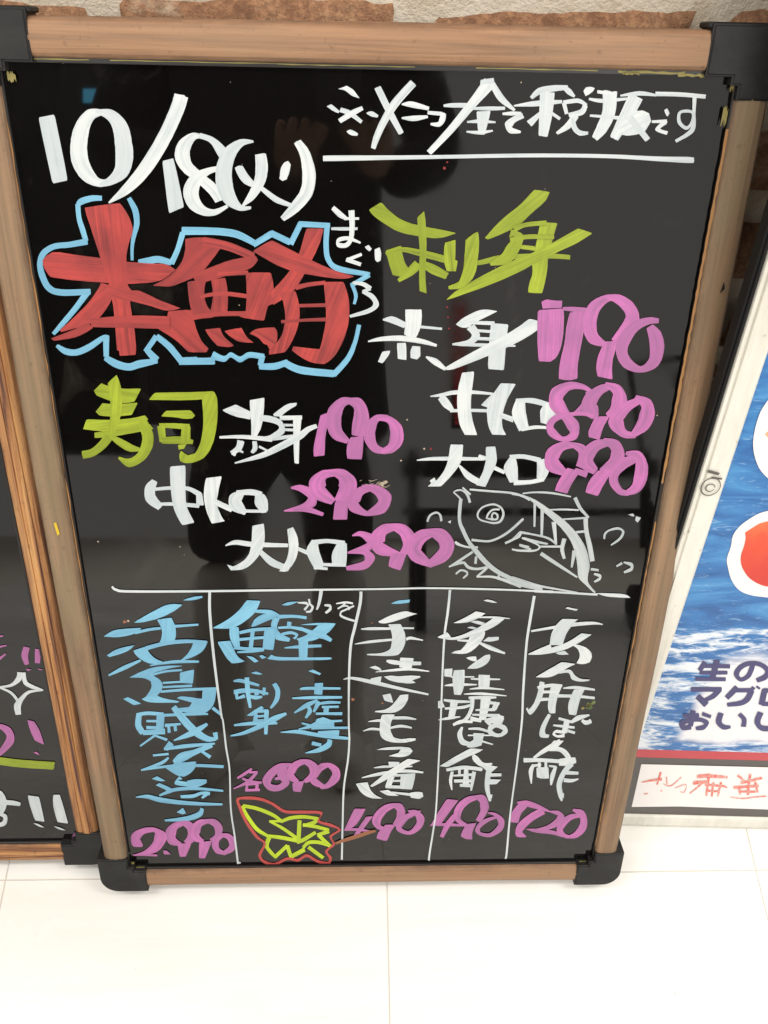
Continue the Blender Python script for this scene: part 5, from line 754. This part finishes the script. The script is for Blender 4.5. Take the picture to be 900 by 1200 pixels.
BLOTS = [('s', 0.0129, 0.4961, 0.00311), ('s', 0.0159, 0.4987, 0.00233), ('s', 0.009, 0.4926, 0.00234), ('s', -0.2336, 0.346, 0.00166), ('r', -0.2371, 0.345, 0.00248), ('d', 0.0558, 0.7684, 0.00145), ('d', 0.0575, 0.7727, 0.00099), ('r', -0.0126, 0.2462, 0.00267), ('r', 0.0177, 0.2414, 0.00179), ('y', 0.2304, 0.2328, 0.00228), ('r', 0.2362, 0.2374, 0.00273), ('s', -0.251, 0.4357, 0.00118), ('s', 0.0293, 0.5202, 0.00115), ('s', 0.0334, 0.5598, 0.0009), ('s', 0.2551, 0.5653, 0.00092), ('s', -0.1757, 0.4303, 0.00079), ('r', 0.0056, 0.3432, 0.00135), ('d', 0.0557, 0.532, 0.00153), ('s', 0.0496, 0.532, 0.00122), ('d', 0.0647, 0.6516, 0.00107), ('d', 0.0635, 0.6602, 0.00106), ('d', 0.0659, 0.6421, 0.00107), ('d', 0.0638, 0.6673, 0.00092), ('s', -0.2683, 0.0231, 0.00097), ('s', -0.2246, 0.8354, 0.00061)]  # the upright row of red specks is a painted-in reflection of a red sign
MB = {'s': M_SCUFF, 'r': M_RUST, 'd': M_RED_RES_REFL, 'y': M_CRUD}
for k, x, y, s in BLOTS: blot(x, y, s, MB[k])
M_GREENS = new_mat('green_smudge', 0.6, (0.11, 0.15, 0.05))[0]
for pts, w, m in (([(-0.0325, 0.0357), (-0.0217, 0.041), (-0.006, 0.0476), (0.0056, 0.0529), (0.0134, 0.0555)], 0.006, M_RUST),): smear(panel, 'rubbed_streak', pts, w, m, 'rust-red streak rubbed beside the leaf drawing', 0.0012)
for i in range(5): blot(0.2392+random.uniform(-.003, .003), 0.2350+random.uniform(-.006, .006), .004, M_GREENS)
for i in range(18):     # hairs of dried paint rubbed beside the 290
    a = random.uniform(-0.5, 0.9); x = 0.0113+random.gauss(0, .006); y = 0.4970+random.gauss(0, .0025); l = random.uniform(.002, .006)
    smear(panel, 'dry_scuff', [(x, y), (x+l*math.cos(a), y+l*math.sin(a))], 0.0004, M_SCUFF, None, 0.0011)
for i in range(40):
    blot(random.uniform(-.26, .26), random.uniform(.01, .83), random.uniform(.0003, .0007), M_SCUFF, 5)

# ------------------------------------------------------------------ what stands behind the photographer (seen in the gloss of the boards)
def skin_body(name, verts, edges, mat, parent=None, root=0, sub=2):
    me = bpy.data.meshes.new(name); me.from_pydata([v[:3] for v in verts], edges, [])
    o = link(name, me, mat, parent)
    md = o.modifiers.new('skin', 'SKIN'); md.use_smooth_shade = True
    sv = me.skin_vertices[0].data if me.skin_vertices else None
    if sv:
        for i, v in enumerate(verts):
            sv[i].radius = (v[3], v[4] if len(v) > 4 else v[3]); sv[i].use_root = (i == root)
    s = o.modifiers.new('sub', 'SUBSURF'); s.levels = sub; s.render_levels = sub
    return o
M_COAT = new_mat('black_coat', 0.85, (0.006, 0.006, 0.007))[0]
M_SKIN = new_mat('skin', 0.55, (0.50, 0.30, 0.21))[0]
M_HAIR = new_mat('dark_hair', 0.5, (0.012, 0.009, 0.008))[0]
M_BOOT = new_mat('white_boots', 0.5, (0.82, 0.80, 0.76))[0]  # boots invented white and tall so the lower legs reflect pale
PX, PY = -0.14, -0.56
person = empty('person', 'person in a long black coat and tall white boots holding up a phone', 'person', Matrix.Translation((PX, PY, 0)))
coat = skin_body('clothing', [(0, 0, .80, .20, .13), (0, 0, 1.05, .19, .12), (0, 0, 1.28, .19, .11), (0, 0, 1.42, .07, .07),
    (0, 0, .55, .24, .16),
    (-.20, 0, 1.34, .07), (-.30, .02, 1.08, .065), (0, .13, 1.01, .045),
    (.20, 0, 1.34, .07), (.28, .02, 1.08, .055), (.185, .13, 1.01, .045)],
    [(0, 1), (1, 2), (2, 3), (0, 4), (2, 5), (5, 6), (6, 7), (2, 8), (8, 9), (9, 10)], M_COAT, person)
legs = skin_body('trousers', [(0, 0, .72, .15, .12), (-.10, 0, .50, .075), (-.105, .01, .36, .062), (.10, 0, .50, .075), (.105, .01, .36, .062)],
    [(0, 1), (1, 2), (0, 3), (3, 4)], M_COAT, person)
for sx in (-1, 1):
    skin_body('boot', [(sx*.105, .01, .38, .056), (sx*.105, .005, .09, .048), (sx*.108, .0, .045, .042), (sx*.115, .10, .040, .042), (sx*.118, .17, .030, .028)], [(0, 1), (1, 2), (2, 3), (3, 4)], M_BOOT, person, 1)
head = skin_body('head', [(0, .01, 1.42, .052), (0, .02, 1.50, .062), (0, .03, 1.58, .082, .092), (0, .03, 1.66, .072, .085), (0, .125, 1.565, .012)], [(0, 1), (1, 2), (2, 3), (2, 4)], M_SKIN, person, 2)
skin_body('hair', [(0, -.005, 1.70, .075, .085), (0, -.035, 1.62, .088, .075), (0, -.045, 1.50, .075, .05)], [(0, 1), (1, 2)], M_HAIR, person, 1)
def hand(sx, x, y, z):
    v = [(x, y, z, .028), (x-sx*.01, y+.045, z+.012, .036, .016), (x-sx*.015, y+.085, z+.018, .038, .014)]; e = [(0, 1), (1, 2)]
    for k in range(4):
        i = len(v); ox = (k-1.5)*.019
        ln = (.030, .036, .034, .026)[k]
        v += [(x-sx*.015+ox, y+.085+ln*.6, z+.022, .0085), (x-sx*.022+ox, y+.085+ln, z+.030+ln*.3, .0075)]; e += [(2, i), (i, i+1)]
    i = len(v); v += [(x-sx*.045, y+.060, z+.030, .010), (x-sx*.060, y+.080, z+.045, .009)]; e += [(1, i), (i, i+1)]
    return skin_body('hand', v, e, M_SKIN, person, 1, 1)
hand(-1, .025, .115, 1.02); hand(1, .170, .115, 1.02)
ph_m = Matrix(((r.x, u.x, b.x, 0), (r.y, u.y, b.y, 0), (r.z, u.z, b.z, 0), (0, 0, 0, 1)))
bm = box_bm(-0.053, 0.014, -0.126, 0.012, 0.004, 0.011, 0.003, 2)
phone = from_bm('phone', bm, new_mat('phone_case', 0.3, (0.05, 0.05, 0.055))[0]); phone.matrix_world = Matrix.Translation(CAM) @ ph_m
phone['label'] = 'grey phone held up by the person in the black coat'; phone['category'] = 'phone'
bm = box_bm(-0.17, 0.17, -0.07, 0.07, 0, 0.36, 0.03, 3)
bag = empty('tote_bag', 'large black tote bag hanging at the side of the person in the coat', 'bag', Matrix.Translation((PX-.42, PY-.02, .56)))
from_bm('bag_body', bm, M_COAT, bag)
skin_body('handle', [(-.10, 0, .35, .008), (-.06, 0, .52, .008), (.0, 0, .58, .008), (.06, 0, .52, .008), (.10, 0, .35, .008)], [(0, 1), (1, 2), (2, 3), (3, 4)], M_COAT, bag, 2, 1)
# curtain added far behind to darken the upper left of the reflection
bm = bmesh.new(); rows = []
for i in range(81):
    x = -1.9+1.95*i/80; y = 0.03*math.sin(x*21)+0.012*math.sin(x*47)
    rows.append([bm.verts.new((x, y, 0.80+0.02*math.sin(x*4))), bm.verts.new((x, y, 2.6))])
for a, c in zip(rows, rows[1:]): bm.faces.new((a[0], c[0], c[1], a[1]))
cur = from_bm('shop_curtain', bm, new_mat('black_curtain', 0.9, (0.012, 0.011, 0.011))[0], smooth=True); cur.location = (0, -2.6, 0)
cur['label'] = 'long black shop curtain hanging behind the photographer'; cur['category'] = 'curtain'
md = cur.modifiers.new('thick', 'SOLIDIFY'); md.thickness = 0.004
M_SCR = new_mat('lit_blue_screen', 0.4, (0.02, 0.05, 0.1))[0]; q_ = M_SCR.node_tree.nodes['Principled BSDF']; q_.inputs['Emission Color'].default_value = (0.08, 0.50, 0.75, 1); q_.inputs['Emission Strength'].default_value = 4.0
M_LED = new_mat('red_led', 0.4, (0.2, 0.01, 0.01))[0]; q_ = M_LED.node_tree.nodes['Principled BSDF']; q_.inputs['Emission Color'].default_value = (1.0, 0.06, 0.05, 1); q_.inputs['Emission Strength'].default_value = 1.6
scr = empty('screen', 'small lit blue screen hung before the black curtain', 'screen', Matrix.Translation((-1.02, -2.48, 2.07)))
from_bm('casing', box_bm(-.045, .045, -.02, .0, -.035, .035, .004, 1), M_BLACK, scr); from_bm('glass', box_bm(-.036, .036, .0003, .002, -.027, .027), M_SCR, scr)
led = empty('led_sign', 'narrow upright red light sign behind the photographer', 'sign', Matrix.Translation((0.42, -2.52, 1.05)))
from_bm('casing', box_bm(-.03, .03, -.03, 0, -.26, .26, .003, 1), M_BLACK, led)
for i in range(26):
    bm = box_bm(-.018, .018, .0005, .004, -.245+i*.019, -.245+i*.019+.012); from_bm('lamp_row', bm, M_LED, led)
# black stroller, dark bench
ben = empty('slatted_bench', 'low dark slatted bench standing behind the photographer', 'bench', Matrix.Translation((0.75, -2.5, 0)))
for i in range(5):
    bm = box_bm(-.55, .55, -.20+i*.085, -.13+i*.085, .44, .47, .004, 1); from_bm('slat', bm, M_BLACK, ben)
for i in range(1):
    bm = box_bm(-.55, .55, -.24, -.215, .60+i*.07, .68+i*.07, .004, 1); from_bm('slat', bm, M_BLACK, ben)
for x in (-.5, .5):
    for y in (-.17, .19):
        bm = box_bm(x-.02, x+.02, y-.02, y+.02, 0, .44, .003, 1); from_bm('leg', bm, M_BLACK, ben)
    bm = box_bm(x-.02, x+.02, -.265, -.242, .3, .72, .003, 1); from_bm('leg', bm, M_BLACK, ben)
st = empty('pushchair', 'folded-open black pushchair beside the bench', 'pushchair', Matrix.Translation((1.28, -2.05, 0)))
skin_body('seat', [(0, 0, .45, .16, .12), (0, -.10, .70, .17, .08), (0, .14, .42, .13, .06)], [(0, 1), (0, 2)], M_COAT, st)
skin_body('hood', [(0, -.12, .86, .18, .10), (0, .05, 1.0, .17, .06)], [(0, 1)], M_COAT, st, 0)
skin_body('handle', [(-.2, -.15, .5, .012), (-.22, -.32, 1.02, .012), (0, -.36, 1.06, .014), (.22, -.32, 1.02, .012), (.2, -.15, .5, .012)], [(0, 1), (1, 2), (2, 3), (3, 4)], M_BLACK, st, 2, 1)
for x in (-.2, .2):
    skin_body('leg', [(x, -.15, .5, .012), (x, .28, .10, .012)], [(0, 1)], M_BLACK, st, 0, 1)
    skin_body('leg', [(x, .0, .36, .012), (x, -.28, .10, .012)], [(0, 1)], M_BLACK, st, 0, 1)
    for y in (-.28, .28):
        bm = bmesh.new(); bmesh.ops.create_cone(bm, cap_ends=True, segments=24, radius1=.09, radius2=.09, depth=.04, matrix=Matrix.Translation((x, y, .09)) @ Matrix.Rotation(math.pi/2, 4, 'Y'))
        from_bm('wheel', bm, M_BLACK, st)
